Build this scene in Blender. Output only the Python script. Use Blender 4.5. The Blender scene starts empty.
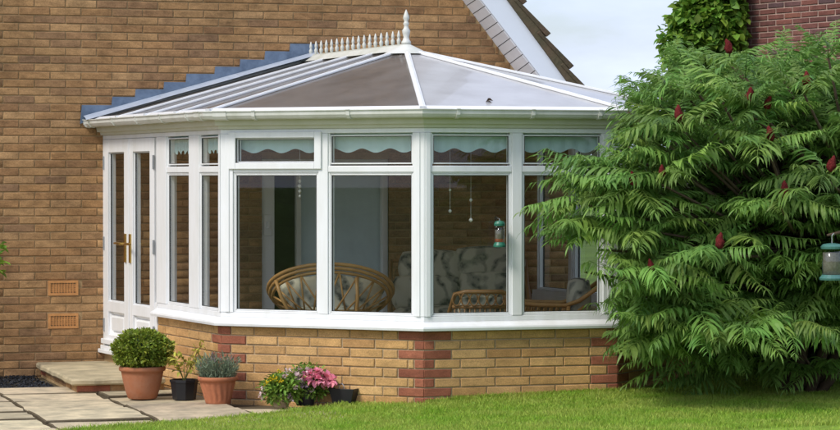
import bpy, math, random
import numpy as np
from mathutils import Vector, Matrix

random.seed(7)
RNG = np.random.default_rng(7)
SC = bpy.context.scene
COL = SC.collection

# ------------------------------------------------------------------ camera
TH = math.radians(17.0)
FWD = np.array([math.sin(TH), math.cos(TH)])
RGT = np.array([math.cos(TH), -math.sin(TH)])
FPX = 2540.0                       # focal length in pixels of an 840 px wide picture
EYE = 1.537
CAM2 = -17.66 * FWD - 0.028 * RGT
cam_d = bpy.data.cameras.new('camera')
cam = bpy.data.objects.new('camera', cam_d)
COL.objects.link(cam)
cam.location = (CAM2[0], CAM2[1], EYE)
cam.rotation_euler = (math.radians(90) - math.atan(37 / FPX), 0, -TH)
cam_d.sensor_width = 36
cam_d.lens = FPX / 840 * 36
cam_d.clip_start = 0.1
cam_d.clip_end = 4000
SC.camera = cam

# ------------------------------------------------------------------ world, sun, exposure
SUN_ELEV, SUN_AZ = 48.0, None
SUN_DIR = Vector((-0.90, -0.44, 0)).normalized()      # horizontal direction from the scene to the sun
w = bpy.data.worlds.new('World')
SC.world = w
w.use_nodes = True
nt = w.node_tree
nt.nodes.clear()
wo = nt.nodes.new('ShaderNodeOutputWorld')
bg = nt.nodes.new('ShaderNodeBackground')
sky = nt.nodes.new('ShaderNodeTexSky')
sky.sky_type = 'NISHITA'
sky.sun_disc = False
sky.sun_elevation = math.radians(SUN_ELEV)
sky.sun_rotation = math.atan2(SUN_DIR.x, SUN_DIR.y)
sky.dust_density = 2.0
tc = nt.nodes.new('ShaderNodeTexCoord')
mp = nt.nodes.new('ShaderNodeMapping')
mp.inputs['Scale'].default_value = (1.0, 1.0, 3.2)
cn = nt.nodes.new('ShaderNodeTexNoise')
cn.inputs['Scale'].default_value = 5.0
cn.inputs['Detail'].default_value = 7
cn.inputs['Roughness'].default_value = 0.55
cr = nt.nodes.new('ShaderNodeValToRGB')
cr.color_ramp.elements[0].position = 0.40
cr.color_ramp.elements[0].color = (0.35, 0.35, 0.35, 1)
cr.color_ramp.elements[1].position = 0.62
cr.color_ramp.elements[1].color = (1, 1, 1, 1)
mx = nt.nodes.new('ShaderNodeMix')
mx.data_type = 'RGBA'
mx.inputs[7].default_value = (5.5, 6.15, 8.0, 1)       # bright thin cloud
nt.links.new(tc.outputs['Generated'], mp.inputs['Vector'])
nt.links.new(mp.outputs['Vector'], cn.inputs['Vector'])
nt.links.new(cn.outputs['Fac'], cr.inputs['Fac'])
nt.links.new(cr.outputs['Color'], mx.inputs[0])
nt.links.new(sky.outputs['Color'], mx.inputs[6])
nt.links.new(mx.outputs[2], bg.inputs['Color'])
bg.inputs['Strength'].default_value = 0.112
nt.links.new(bg.outputs['Background'], wo.inputs['Surface'])

sd = bpy.data.lights.new('sun', 'SUN')
sd.energy = 1.95
sd.angle = math.radians(16)
sd.color = (1.0, 0.95, 0.86)
sun = bpy.data.objects.new('sun', sd)
COL.objects.link(sun)
ce = math.cos(math.radians(SUN_ELEV))
sv = Vector((SUN_DIR.x * ce, SUN_DIR.y * ce, math.sin(math.radians(SUN_ELEV))))
sun.rotation_euler = (-sv).to_track_quat('-Z', 'Y').to_euler()
sun.location = (-10, -12, 14)

vs = SC.view_settings
vs.view_transform = 'Standard'
vs.look = 'None'
vs.exposure = 0.55
vs.gamma = 1.0
vs.use_curve_mapping = False
SC.cycles.max_bounces = 8
SC.cycles.transparent_max_bounces = 16

# ------------------------------------------------------------------ measuring helpers
def hit(px, P, Q):
    """plan point on the vertical plane P-Q seen at picture column px"""
    d = FWD + RGT * ((px - 420) / FPX)
    P = np.array(P[:2], float); Q = np.array(Q[:2], float)
    e = Q - P
    A = np.array([[d[0], -e[0]], [d[1], -e[1]]])
    t, s = np.linalg.solve(A, P - CAM2)
    return P + s * e
def depth(p):
    return float(np.dot(np.array(p[:2]) - CAM2, FWD))
def zat(py, p):
    return EYE - (py - 178) * depth(p) / FPX
def spot(px, Z):
    """plan point at picture column px and distance Z"""
    return CAM2 + FWD * Z + RGT * ((px - 420) / FPX * Z)
def on_ground(px, py, z):
    return spot(px, FPX * (EYE - z) / (py - 178))

# ------------------------------------------------------------------ materials
MATS = {}
def mat(name, col, rough=0.6, spec=0.4, var=None, vscale=6.0, rand=0.0, island=0.0, bump=0.0, bscale=60.0,
        metal=0.0, transl=0.0, col2=None, stretch=None, coat=0.0, tcol=None):
    """principled material: base colour broken up by noise (var), by object (rand), by mesh island (island)"""
    if name in MATS: return MATS[name]
    m = bpy.data.materials.new(name); m.use_nodes = True
    n = m.node_tree.nodes; l = m.node_tree.links
    b = n['Principled BSDF']
    b.inputs['Roughness'].default_value = rough
    b.inputs['Specular IOR Level'].default_value = spec
    b.inputs['Metallic'].default_value = metal
    if coat: b.inputs['Coat Weight'].default_value = coat
    tcn = n.new('ShaderNodeTexCoord')
    src = tcn.outputs['Object']
    if stretch:
        mpn = n.new('ShaderNodeMapping'); mpn.inputs['Scale'].default_value = stretch
        l.new(src, mpn.inputs['Vector']); src = mpn.outputs['Vector']
    if rand:
        oi = n.new('ShaderNodeObjectInfo')
        off = n.new('ShaderNodeVectorMath'); off.operation = 'ADD'
        sc_ = n.new('ShaderNodeMath'); sc_.operation = 'MULTIPLY'; sc_.inputs[1].default_value = 37.0
        l.new(oi.outputs['Random'], sc_.inputs[0])
        l.new(src, off.inputs[0]); l.new(sc_.outputs[0], off.inputs[1]); src = off.outputs[0]
    c2 = col2 or tuple(c * 0.55 for c in col)
    mixn = n.new('ShaderNodeMix'); mixn.data_type = 'RGBA'
    mixn.inputs[6].default_value = (*col, 1); mixn.inputs[7].default_value = (*c2, 1)
    nz = n.new('ShaderNodeTexNoise'); nz.inputs['Scale'].default_value = vscale
    nz.inputs['Detail'].default_value = 6; nz.inputs['Roughness'].default_value = 0.62
    l.new(src, nz.inputs['Vector'])
    mr = n.new('ShaderNodeMapRange'); mr.inputs[1].default_value = 0.35; mr.inputs[2].default_value = 0.7
    mr.inputs[4].default_value = 0.5 if var is None else var
    l.new(nz.outputs['Fac'], mr.inputs[0]); l.new(mr.outputs[0], mixn.inputs[0])
    out = mixn.outputs[2]
    if rand or island:
        hs = n.new('ShaderNodeHueSaturation')
        mr2 = n.new('ShaderNodeMapRange')
        amp = rand or island
        mr2.inputs[3].default_value = 1 - amp; mr2.inputs[4].default_value = 1 + amp
        if rand: l.new(oi.outputs['Random'], mr2.inputs[0])
        else:
            ge = n.new('ShaderNodeNewGeometry'); l.new(ge.outputs['Random Per Island'], mr2.inputs[0])
        l.new(mr2.outputs[0], hs.inputs['Value'])
        mr3 = n.new('ShaderNodeMapRange'); mr3.inputs[3].default_value = 0.5 - amp * 0.05; mr3.inputs[4].default_value = 0.5 + amp * 0.05
        wn = n.new('ShaderNodeTexWhiteNoise'); wn.noise_dimensions = '1D'
        l.new(mr2.outputs[0], wn.inputs['W']); l.new(wn.outputs['Value'], mr3.inputs[0]); l.new(mr3.outputs[0], hs.inputs['Hue'])
        l.new(out, hs.inputs['Color']); out = hs.outputs['Color']
    l.new(out, b.inputs['Base Color'])
    if bump:
        bn = n.new('ShaderNodeTexNoise'); bn.inputs['Scale'].default_value = bscale; bn.inputs['Detail'].default_value = 5
        l.new(src, bn.inputs['Vector'])
        bp = n.new('ShaderNodeBump'); bp.inputs['Strength'].default_value = bump; bp.inputs['Distance'].default_value = 0.01
        l.new(bn.outputs['Fac'], bp.inputs['Height']); l.new(bp.outputs['Normal'], b.inputs['Normal'])
    if transl:
        tr = n.new('ShaderNodeBsdfTranslucent')
        if tcol: tr.inputs['Color'].default_value = (*tcol, 1)
        else: l.new(out, tr.inputs['Color'])
        ms = n.new('ShaderNodeMixShader'); ms.inputs[0].default_value = transl
        l.new(b.outputs[0], ms.inputs[1]); l.new(tr.outputs[0], ms.inputs[2])
        l.new(ms.outputs[0], n['Material Output'].inputs['Surface'])
    MATS[name] = m
    return m

def brick_mat(name, ramp, island=False, grime=0.5):
    """clay brick: each brick takes its own tone from the ramp, sand-faced grain and grime on top"""
    m = bpy.data.materials.new(name); m.use_nodes = True
    n = m.node_tree.nodes; l = m.node_tree.links; b = n['Principled BSDF']
    b.inputs['Roughness'].default_value = 0.9; b.inputs['Specular IOR Level'].default_value = 0.2
    if island:
        s = n.new('ShaderNodeNewGeometry').outputs['Random Per Island']
    else:
        s = n.new('ShaderNodeObjectInfo').outputs['Random']
    r = n.new('ShaderNodeValToRGB'); r.color_ramp.interpolation = 'LINEAR'
    el = r.color_ramp.elements
    el.remove(el[1]); el[0].position = 0.0; el[0].color = (*ramp[0], 1)
    for i, c in enumerate(ramp[1:], 1):
        e = el.new(i / (len(ramp) - 1)); e.color = (*c, 1)
    l.new(s, r.inputs['Fac'])
    ge = n.new('ShaderNodeNewGeometry')
    mp_ = n.new('ShaderNodeMapping'); mp_.inputs['Scale'].default_value = (1, 1, 2.2)
    l.new(ge.outputs['Position'], mp_.inputs['Vector'])
    nz = n.new('ShaderNodeTexNoise'); nz.inputs['Scale'].default_value = 9; nz.inputs['Detail'].default_value = 8; nz.inputs['Roughness'].default_value = 0.7
    l.new(mp_.outputs['Vector'], nz.inputs['Vector'])
    mr = n.new('ShaderNodeMapRange'); mr.inputs[1].default_value = 0.3; mr.inputs[2].default_value = 0.72; mr.inputs[3].default_value = 1.2; mr.inputs[4].default_value = 1 - grime
    l.new(nz.outputs['Fac'], mr.inputs[0])
    nz2 = n.new('ShaderNodeTexNoise'); nz2.inputs['Scale'].default_value = 130; nz2.inputs['Detail'].default_value = 3
    l.new(ge.outputs['Position'], nz2.inputs['Vector'])
    mr2 = n.new('ShaderNodeMapRange'); mr2.inputs[1].default_value = 0.3; mr2.inputs[2].default_value = 0.7; mr2.inputs[3].default_value = 0.78; mr2.inputs[4].default_value = 1.22
    l.new(nz2.outputs['Fac'], mr2.inputs[0])
    nz3 = n.new('ShaderNodeTexNoise'); nz3.inputs['Scale'].default_value = 1.3; nz3.inputs['Detail'].default_value = 5
    l.new(ge.outputs['Position'], nz3.inputs['Vector'])
    mr3 = n.new('ShaderNodeMapRange'); mr3.inputs[1].default_value = 0.3; mr3.inputs[2].default_value = 0.7; mr3.inputs[3].default_value = 0.80; mr3.inputs[4].default_value = 1.18
    l.new(nz3.outputs['Fac'], mr3.inputs[0])
    mu0 = n.new('ShaderNodeMath'); mu0.operation = 'MULTIPLY'; l.new(mr.outputs[0], mu0.inputs[0]); l.new(mr3.outputs[0], mu0.inputs[1])
    mu = n.new('ShaderNodeMath'); mu.operation = 'MULTIPLY'
    l.new(mu0.outputs[0], mu.inputs[0]); l.new(mr2.outputs[0], mu.inputs[1])
    hs = n.new('ShaderNodeHueSaturation'); l.new(r.outputs[0], hs.inputs['Color']); l.new(mu.outputs[0], hs.inputs['Value'])
    l.new(hs.outputs[0], b.inputs['Base Color'])
    bp = n.new('ShaderNodeBump'); bp.inputs['Strength'].default_value = 0.6; bp.inputs['Distance'].default_value = 0.004
    l.new(nz2.outputs['Fac'], bp.inputs['Height']); l.new(bp.outputs['Normal'], b.inputs['Normal'])
    MATS[name] = m
    return m

def glass_mat(name, tint=(0.93, 0.96, 0.95), gain=1.0):
    m = bpy.data.materials.new(name); m.use_nodes = True
    n = m.node_tree.nodes; l = m.node_tree.links; n.remove(n['Principled BSDF'])
    t = n.new('ShaderNodeBsdfTransparent'); t.inputs['Color'].default_value = (*tint, 1)
    g = n.new('ShaderNodeBsdfGlossy'); g.inputs['Roughness'].default_value = 0.01; g.inputs['Color'].default_value = (0.95, 0.97, 1, 1)
    lw = n.new('ShaderNodeLayerWeight'); lw.inputs['Blend'].default_value = 0.5
    pw = n.new('ShaderNodeMath'); pw.operation = 'POWER'; pw.inputs[1].default_value = 5
    ma = n.new('ShaderNodeMath'); ma.operation = 'MULTIPLY_ADD'; ma.inputs[1].default_value = 0.92 * gain; ma.inputs[2].default_value = 0.045 * gain
    l.new(lw.outputs['Facing'], pw.inputs[0]); l.new(pw.outputs[0], ma.inputs[0])
    ms = n.new('ShaderNodeMixShader'); l.new(ma.outputs[0], ms.inputs[0]); l.new(t.outputs[0], ms.inputs[1]); l.new(g.outputs[0], ms.inputs[2])
    l.new(ms.outputs[0], n['Material Output'].inputs['Surface'])
    MATS[name] = m
    return m

def fabric_mat(name, k=1.0):
    m = bpy.data.materials.new(name); m.use_nodes = True
    n = m.node_tree.nodes; l = m.node_tree.links; b = n['Principled BSDF']
    b.inputs['Roughness'].default_value = 0.95
    t = n.new('ShaderNodeTexCoord')
    v = n.new('ShaderNodeTexVoronoi'); v.inputs['Scale'].default_value = 5.5
    wv = n.new('ShaderNodeTexWave'); wv.inputs['Scale'].default_value = 1.9; wv.inputs['Distortion'].default_value = 14; wv.inputs['Detail'].default_value = 2; wv.inputs['Detail Scale'].default_value = 1.6
    nz = n.new('ShaderNodeTexNoise'); nz.inputs['Scale'].default_value = 22
    for q in (v, wv, nz): l.new(t.outputs['Object'], q.inputs['Vector'])
    r = n.new('ShaderNodeValToRGB'); r.color_ramp.interpolation = 'EASE'
    e = r.color_ramp.elements
    e[0].position = 0.25; e[0].color = (0.07, 0.07, 0.065, 1); e[1].position = 0.75; e[1].color = (0.47, 0.44, 0.34, 1)
    x = e.new(0.45); x.color = (0.28, 0.27, 0.215, 1)
    mxn = n.new('ShaderNodeMath'); mxn.operation = 'MULTIPLY_ADD'; mxn.inputs[1].default_value = 0.55
    l.new(wv.outputs['Fac'], mxn.inputs[0])
    md = n.new('ShaderNodeMath'); md.operation = 'MULTIPLY'; md.inputs[1].default_value = 0.7
    l.new(nz.outputs['Fac'], md.inputs[0]); l.new(md.outputs[0], mxn.inputs[2])
    l.new(mxn.outputs[0], r.inputs['Fac'])
    for q in r.color_ramp.elements: q.color = tuple(min(0.8, c * k) for c in q.color[:3]) + (1,)
    l.new(r.outputs[0], b.inputs['Base Color'])
    MATS[name] = m
    return m

HOUSE_RAMP = [(0.270, 0.149, 0.072), (0.348, 0.193, 0.086), (0.378, 0.214, 0.094), (0.404, 0.235, 0.107), (0.427, 0.258, 0.122), (0.312, 0.178, 0.089), (0.385, 0.214, 0.093), (0.264, 0.156, 0.086), (0.362, 0.204, 0.089), (0.412, 0.243, 0.110), (0.370, 0.215, 0.101)]
brick_mat('house_brick', HOUSE_RAMP); brick_mat('house_brick_field', HOUSE_RAMP, island=True)
BUFF = [(0.460, 0.260, 0.100), (0.548, 0.327, 0.135), (0.499, 0.289, 0.116), (0.587, 0.364, 0.159), (0.431, 0.232, 0.093), (0.518, 0.313, 0.132)]
brick_mat('buff_brick', BUFF, grime=0.3)
brick_mat('red_brick', [(0.30, 0.105, 0.060), (0.36, 0.130, 0.075), (0.255, 0.088, 0.052)], grime=0.35)
FARRED = [(0.185, 0.078, 0.066), (0.235, 0.095, 0.075), (0.155, 0.068, 0.062), (0.21, 0.086, 0.070), (0.125, 0.078, 0.082), (0.26, 0.108, 0.078)]
brick_mat('neighbour_brick', FARRED, grime=0.4); brick_mat('neighbour_brick_field', FARRED, island=True, grime=0.4)
mat('mortar', (0.43, 0.295, 0.155), 0.95, 0.1, vscale=9, var=0.7, bump=0.5, bscale=90)
mat('mortar_pale', (0.47, 0.36, 0.23), 0.95, 0.1, vscale=9, var=0.5, bump=0.5, bscale=90)
mat('mortar_neighbour', (0.50, 0.36, 0.30), 0.95, 0.1, vscale=9, var=0.5)
mat('upvc', (0.80, 0.81, 0.82), 0.32, 0.45, var=0.65, vscale=9, col2=(0.68, 0.68, 0.65), stretch=(1, 1, 0.22))
mat('upvc_trim', (0.66, 0.66, 0.62), 0.4, 0.4, var=0.75, vscale=5, col2=(0.46, 0.47, 0.38), stretch=(1, 1, 0.35))
mat('fascia_paint', (0.62, 0.61, 0.52), 0.45, 0.35, var=0.7, vscale=4, col2=(0.50, 0.51, 0.36), stretch=(1, 1, 0.3))
mat('gasket', (0.03, 0.032, 0.03), 0.5)
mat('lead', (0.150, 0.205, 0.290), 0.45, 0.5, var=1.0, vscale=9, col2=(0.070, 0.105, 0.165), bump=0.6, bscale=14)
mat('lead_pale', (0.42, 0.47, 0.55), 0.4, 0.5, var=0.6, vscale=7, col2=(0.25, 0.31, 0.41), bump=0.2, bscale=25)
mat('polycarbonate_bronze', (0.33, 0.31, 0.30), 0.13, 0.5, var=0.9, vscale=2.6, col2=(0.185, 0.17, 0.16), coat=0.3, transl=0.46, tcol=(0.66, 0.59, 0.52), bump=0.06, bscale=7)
mat('polycarbonate_sky_sheen', (0.69, 0.69, 0.70), 0.2, 0.5, var=0.9, vscale=3.4, col2=(0.54, 0.53, 0.53), coat=0.3, transl=0.30, tcol=(0.80, 0.78, 0.76), bump=0.06, bscale=7)  # sky reflection on the front slope, painted in as a paler panel colour
mat('brass', (0.62, 0.42, 0.13), 0.3, 0.5, metal=1.0, var=0.3)
mat('steel', (0.55, 0.56, 0.57), 0.35, 0.5, metal=0.9, var=0.3)
mat('dark_metal', (0.05, 0.05, 0.05), 0.5, 0.5)
mat('terracotta', (0.36, 0.130, 0.058), 0.85, 0.2, var=0.6, vscale=11, col2=(0.37, 0.19, 0.115), bump=0.3, bscale=50)
mat('terracotta_bright', (0.43, 0.160, 0.078), 0.85, 0.2, var=0.6, vscale=11, col2=(0.33, 0.125, 0.065), bump=0.3, bscale=50)
mat('black_plastic', (0.014, 0.014, 0.016), 0.45, 0.4, var=0.3)
mat('tan_pot', (0.36, 0.29, 0.19), 0.9, 0.2, var=0.9, vscale=20, col2=(0.2, 0.15, 0.09), bump=0.5, bscale=40)
mat('soil', (0.045, 0.03, 0.02), 0.95, 0.1, bump=0.8, bscale=50)
mat('flagstone', (0.60, 0.49, 0.32), 0.85, 0.25, var=1.0, vscale=5.0, col2=(0.27, 0.235, 0.165), rand=0.20, bump=1.0, bscale=12)
mat('step_stone', (0.52, 0.43, 0.27), 0.85, 0.25, var=1.0, vscale=5, col2=(0.29, 0.25, 0.16), bump=0.7, bscale=16)
mat('joint_sand', (0.12, 0.095, 0.06), 0.95, 0.1, bump=0.6)
mat('slate_gravel', (0.024, 0.027, 0.034), 0.65, 0.3, island=0.5, var=0.5)
mat('lawn_soil', (0.22, 0.35, 0.04), 0.95, 0.1, var=0.8, vscale=5, col2=(0.10, 0.125, 0.03), bump=0.5)
mat('grass', (0.275, 0.46, 0.045), 0.55, 0.25, island=0.32, var=0.9, vscale=2.2, col2=(0.50, 0.54, 0.13), transl=0.5)
mat('field', (0.10, 0.15, 0.03), 0.95, 0.1, var=0.8, vscale=0.6)
mat('box_leaf', (0.27, 0.33, 0.04), 0.5, 0.35, island=0.5, var=0.8, vscale=9, col2=(0.13, 0.20, 0.025), transl=0.35)
mat('lavender_leaf', (0.235, 0.29, 0.19), 0.7, 0.2, island=0.35, var=0.6, col2=(0.09, 0.13, 0.075), transl=0.2)
mat('sapling_leaf', (0.50, 0.50, 0.08), 0.6, 0.3, island=0.35, var=0.6, col2=(0.52, 0.40, 0.10), transl=0.35)
mat('bedding_leaf', (0.20, 0.33, 0.05), 0.55, 0.3, island=0.4, var=0.6, transl=0.3)
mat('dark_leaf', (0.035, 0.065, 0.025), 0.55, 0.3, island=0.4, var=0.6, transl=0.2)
mat('climber_leaf', (0.215, 0.37, 0.05), 0.5, 0.35, island=0.45, var=0.7, vscale=3, col2=(0.13, 0.26, 0.03), transl=0.4)
mat('sumac_leaf', (0.160, 0.305, 0.070), 0.5, 0.35, rand=0.36, var=0.9, vscale=2.0, col2=(0.245, 0.365, 0.070), transl=0.38)
mat('sumac_leaf_field', (0.145, 0.290, 0.058), 0.5, 0.35, island=0.24, var=0.8, vscale=1.2, col2=(0.220, 0.335, 0.065), transl=0.38)
mat('sumac_cone', (0.17, 0.024, 0.024), 0.9, 0.1, var=0.9, vscale=60, col2=(0.07, 0.010, 0.010), bump=1.0, bscale=90)
mat('bark', (0.13, 0.09, 0.06), 0.9, 0.15, var=0.8, vscale=12, bump=0.8, bscale=40)
mat('green_stem', (0.16, 0.17, 0.05), 0.7, 0.2)
mat('petal_yellow', (0.80, 0.60, 0.03), 0.6, 0.2, island=0.2, transl=0.25)
mat('petal_pink', (0.82, 0.22, 0.33), 0.6, 0.2, island=0.25, var=0.7, col2=(0.85, 0.42, 0.50), transl=0.25)
mat('petal_pale', (0.80, 0.60, 0.62), 0.6, 0.2, island=0.2, transl=0.25)
mat('petal_mauve', (0.36, 0.25, 0.31), 0.6, 0.2, island=0.25, transl=0.2)
mat('cane', (0.46, 0.255, 0.085), 0.4, 0.4, var=0.7, vscale=14, col2=(0.33, 0.16, 0.05))
mat('cane_dark', (0.30, 0.15, 0.05), 0.4, 0.4, var=0.7, vscale=14, col2=(0.20, 0.09, 0.03))
fabric_mat('patterned_fabric', 1.0); fabric_mat('pale_fabric', 1.7)
mat('valance_cloth', (0.66, 0.82, 0.80), 0.85, 0.15, var=0.2, col2=(0.58, 0.75, 0.74), transl=0.3)
mat('curtain_cloth', (0.78, 0.88, 0.95), 0.9, 0.1, var=0.4, vscale=2)
mat('room_wall', (0.22, 0.19, 0.15), 0.9, 0.1)
mat('floor_tile', (0.24, 0.19, 0.14), 0.5, 0.4, var=0.5)
mat('terracotta_vent', (0.56, 0.27, 0.10), 0.85, 0.2, var=0.5, vscale=20)
mat('dark_void', (0.02, 0.015, 0.01), 0.95, 0.05)
mat('barge_board', (0.74, 0.78, 0.84), 0.4, 0.4, var=0.3, vscale=2, col2=(0.64, 0.67, 0.71))
mat('soffit_board', (0.88, 0.88, 0.89), 0.45, 0.35, var=0.3, vscale=3, rand=0.05)
mat('roof_tile', (0.115, 0.078, 0.050), 0.9, 0.2, var=1.0, vscale=6, col2=(0.075, 0.068, 0.040), rand=0.2, bump=0.8, bscale=25)
mat('feeder_green', (0.03, 0.17, 0.11), 0.4, 0.4)
mat('feeder_teal', (0.07, 0.19, 0.17), 0.4, 0.4)
mat('feeder_red', (0.62, 0.16, 0.08), 0.6, 0.3)
mat('seed', (0.24, 0.21, 0.18), 0.9, 0.1, var=0.9, vscale=60, col2=(0.15, 0.12, 0.1))
mat('wood', (0.30, 0.20, 0.12), 0.8, 0.2, var=0.7, vscale=8)
mat('ceramic', (0.75, 0.72, 0.66), 0.4, 0.4)
glass_mat('glass'); glass_mat('tube_glass', (0.80, 0.85, 0.83), 1.2)

# ------------------------------------------------------------------ mesh builder
class MB:
    def __init__(s): s.v = []; s.f = []
    def add(s, verts, faces):
        k = len(s.v); s.v += [tuple(map(float, p)) for p in verts]; s.f += [tuple(i + k for i in f) for f in faces]; return s
    def box(s, x0, x1, y0, y1, z0, z1):
        return s.add([(x, y, z) for z in (z0, z1) for y in (y0, y1) for x in (x0, x1)],
                     [(0, 2, 3, 1), (4, 5, 7, 6), (0, 1, 5, 4), (2, 6, 7, 3), (0, 4, 6, 2), (1, 3, 7, 5)])
    def fbox(s, F, s0, s1, d0, d1, z0, z1):
        """box in a facet's own frame: s along it, d outward from it"""
        O, u, n = F
        P = lambda a, d, z: (O[0] + u[0] * a + n[0] * d, O[1] + u[1] * a + n[1] * d, z)
        return s.add([P(a, d, z) for z in (z0, z1) for d in (d0, d1) for a in (s0, s1)],
                     [(0, 2, 3, 1), (4, 5, 7, 6), (0, 1, 5, 4), (2, 6, 7, 3), (0, 4, 6, 2), (1, 3, 7, 5)])
    def prism(s, poly, z0, z1):
        k = len(poly)
        return s.add([(p[0], p[1], z0) for p in poly] + [(p[0], p[1], z1) for p in poly],
                     [tuple(range(k))[::-1], tuple(range(k, 2 * k))] + [(i, (i + 1) % k, (i + 1) % k + k, i + k) for i in range(k)])
    def slab(s, poly, t):
        """polygon in space given a thickness downwards along its normal"""
        P = [Vector(p) for p in poly]; nrm = (P[1] - P[0]).cross(P[2] - P[0]).normalized()
        if nrm.z < 0: nrm = -nrm
        k = len(P)
        return s.add([tuple(p) for p in P] + [tuple(p - nrm * t) for p in P],
                     [tuple(range(k)), tuple(range(k, 2 * k))[::-1]] + [(i, i + k, (i + 1) % k + k, (i + 1) % k) for i in range(k)])
    def bar(s, a, b, w, h, up=(0, 0, 1)):
        a = Vector(a); b = Vector(b); t = (b - a).normalized(); sd_ = t.cross(Vector(up)).normalized(); u = sd_.cross(t).normalized()
        vs_ = []
        for p in (a, b):
            for i, j in ((-1, 0), (1, 0), (1, 1), (-1, 1)):
                vs_.append(tuple(p + sd_ * (i * w / 2) + u * (j * h)))
        return s.add(vs_, [(3, 2, 1, 0), (4, 5, 6, 7), (0, 1, 5, 4), (1, 2, 6, 5), (2, 3, 7, 6), (3, 0, 4, 7)])
    def tube(s, pts, r, seg=8, cap=True):
        P = [Vector(p) for p in pts]; k = len(P)
        R = r if isinstance(r, (list, tuple)) else [r] * k
        prev = None; rings = []
        for i, p in enumerate(P):
            t = (P[min(i + 1, k - 1)] - P[max(i - 1, 0)])
            t = t.normalized() if t.length > 1e-9 else Vector((0, 0, 1))
            if prev is None:
                a = t.cross(Vector((0, 0, 1)));  a = a if a.length > 1e-3 else t.cross(Vector((1, 0, 0)))
            else:
                a = prev - t * prev.dot(t)
            a.normalize(); prev = a; b = t.cross(a)
            rings.append([tuple(p + (a * math.cos(q) + b * math.sin(q)) * R[i]) for q in [2 * math.pi * j / seg for j in range(seg)]])
        vv = [v for r_ in rings for v in r_]; ff = []
        for i in range(k - 1):
            for j in range(seg):
                ff.append((i * seg + j, i * seg + (j + 1) % seg, (i + 1) * seg + (j + 1) % seg, (i + 1) * seg + j))
        if cap: ff.append(tuple(range(seg))[::-1]); ff.append(tuple((k - 1) * seg + j for j in range(seg)))
        return s.add(vv, ff)
    def lathe(s, prof, c=(0, 0, 0), seg=20, sx=1.0, sy=1.0, wob=0.0):
        vv = []; ff = []
        for i, (r, z) in enumerate(prof):
            for j in range(seg):
                q = 2 * math.pi * j / seg; rr = r * (1 + random.uniform(-wob, wob))
                vv.append((c[0] + rr * math.cos(q) * sx, c[1] + rr * math.sin(q) * sy, c[2] + z))
        for i in range(len(prof) - 1):
            for j in range(seg):
                ff.append((i * seg + j, i * seg + (j + 1) % seg, (i + 1) * seg + (j + 1) % seg, (i + 1) * seg + j))
        ff.append(tuple(range(seg))[::-1]); ff.append(tuple((len(prof) - 1) * seg + j for j in range(seg)))
        return s.add(vv, ff)
    def sweep(s, line, prof, closed=True):
        """profile of (outward d, z) run along a plan polyline with mitred corners"""
        M = mitres(line); k = len(prof); vv = []; ff = []
        for p, m in zip(line, M):
            for d, z in prof: vv.append((p[0] + m[0] * d, p[1] + m[1] * d, z))
        for i in range(len(line) - 1):
            for j in range(k if closed else k - 1):
                a, b = i * k + j, i * k + (j + 1) % k
                ff.append((a, a + k, b + k, b))
        if closed: ff.append(tuple(range(k))); ff.append(tuple((len(line) - 1) * k + j for j in range(k))[::-1])
        return s.add(vv, ff)
    def mesh(s, name, smooth=False):
        me = bpy.data.meshes.new(name); me.from_pydata(s.v, [], s.f); me.update()
        if smooth: me.polygons.foreach_set('use_smooth', [True] * len(me.polygons))
        return me
    def build(s, name, m, parent=None, smooth=False, bevel=0.0, origin=None):
        if origin is not None:
            s.v = [(a - origin[0], b - origin[1], c - origin[2]) for a, b, c in s.v]
        me = s.mesh(name, smooth)
        return link(name, me, m, parent, bevel=bevel, loc=origin)

def link(name, me, m, parent=None, bevel=0.0, loc=None):
    if m and not me.materials: me.materials.append(MATS[m])
    o = bpy.data.objects.new(name, me); COL.objects.link(o)
    if loc is not None: o.location = loc
    if parent is not None:
        o.parent = parent
        o.matrix_parent_inverse = world_inv(parent)
    if bevel:
        bv = o.modifiers.new('bevel', 'BEVEL'); bv.width = bevel; bv.segments = 2; bv.limit_method = 'ANGLE'; bv.angle_limit = math.radians(35)
    return o
WM = {}
def world_inv(o):
    return WM.get(o.name, Matrix.Identity(4))
def empty(name, loc, label=None, cat=None, group=None):
    """an Empty at the thing's base; its children keep world coordinates"""
    o = bpy.data.objects.new(name, None); COL.objects.link(o); o.location = loc; o.empty_display_size = 0.1
    WM[o.name] = Matrix.Translation(Vector(loc)).inverted()
    if label: tag(o, label, cat, group)
    return o
def tag(o, label, cat, group=None):
    o['label'] = label; o['category'] = cat
    if group: o['group'] = group
    return o
def kind(o, k): o['kind'] = k; return o
def mitres(line):
    L = [np.array(p[:2], float) for p in line]; out = []
    nr = []
    for a, b in zip(L[:-1], L[1:]):
        u = (b - a) / np.linalg.norm(b - a); nr.append(np.array([u[1], -u[0]]))
    for i in range(len(L)):
        if i == 0: out.append(nr[0])
        elif i == len(L) - 1: out.append(nr[-1])
        else:
            m = nr[i - 1] + nr[i]; m /= np.linalg.norm(m); out.append(m / np.dot(m, nr[i]))
    return out
def frame(P, Q):
    P = np.array(P[:2], float); Q = np.array(Q[:2], float); u = (Q - P) / np.linalg.norm(Q - P)
    return (P, u, np.array([u[1], -u[0]]))
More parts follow.
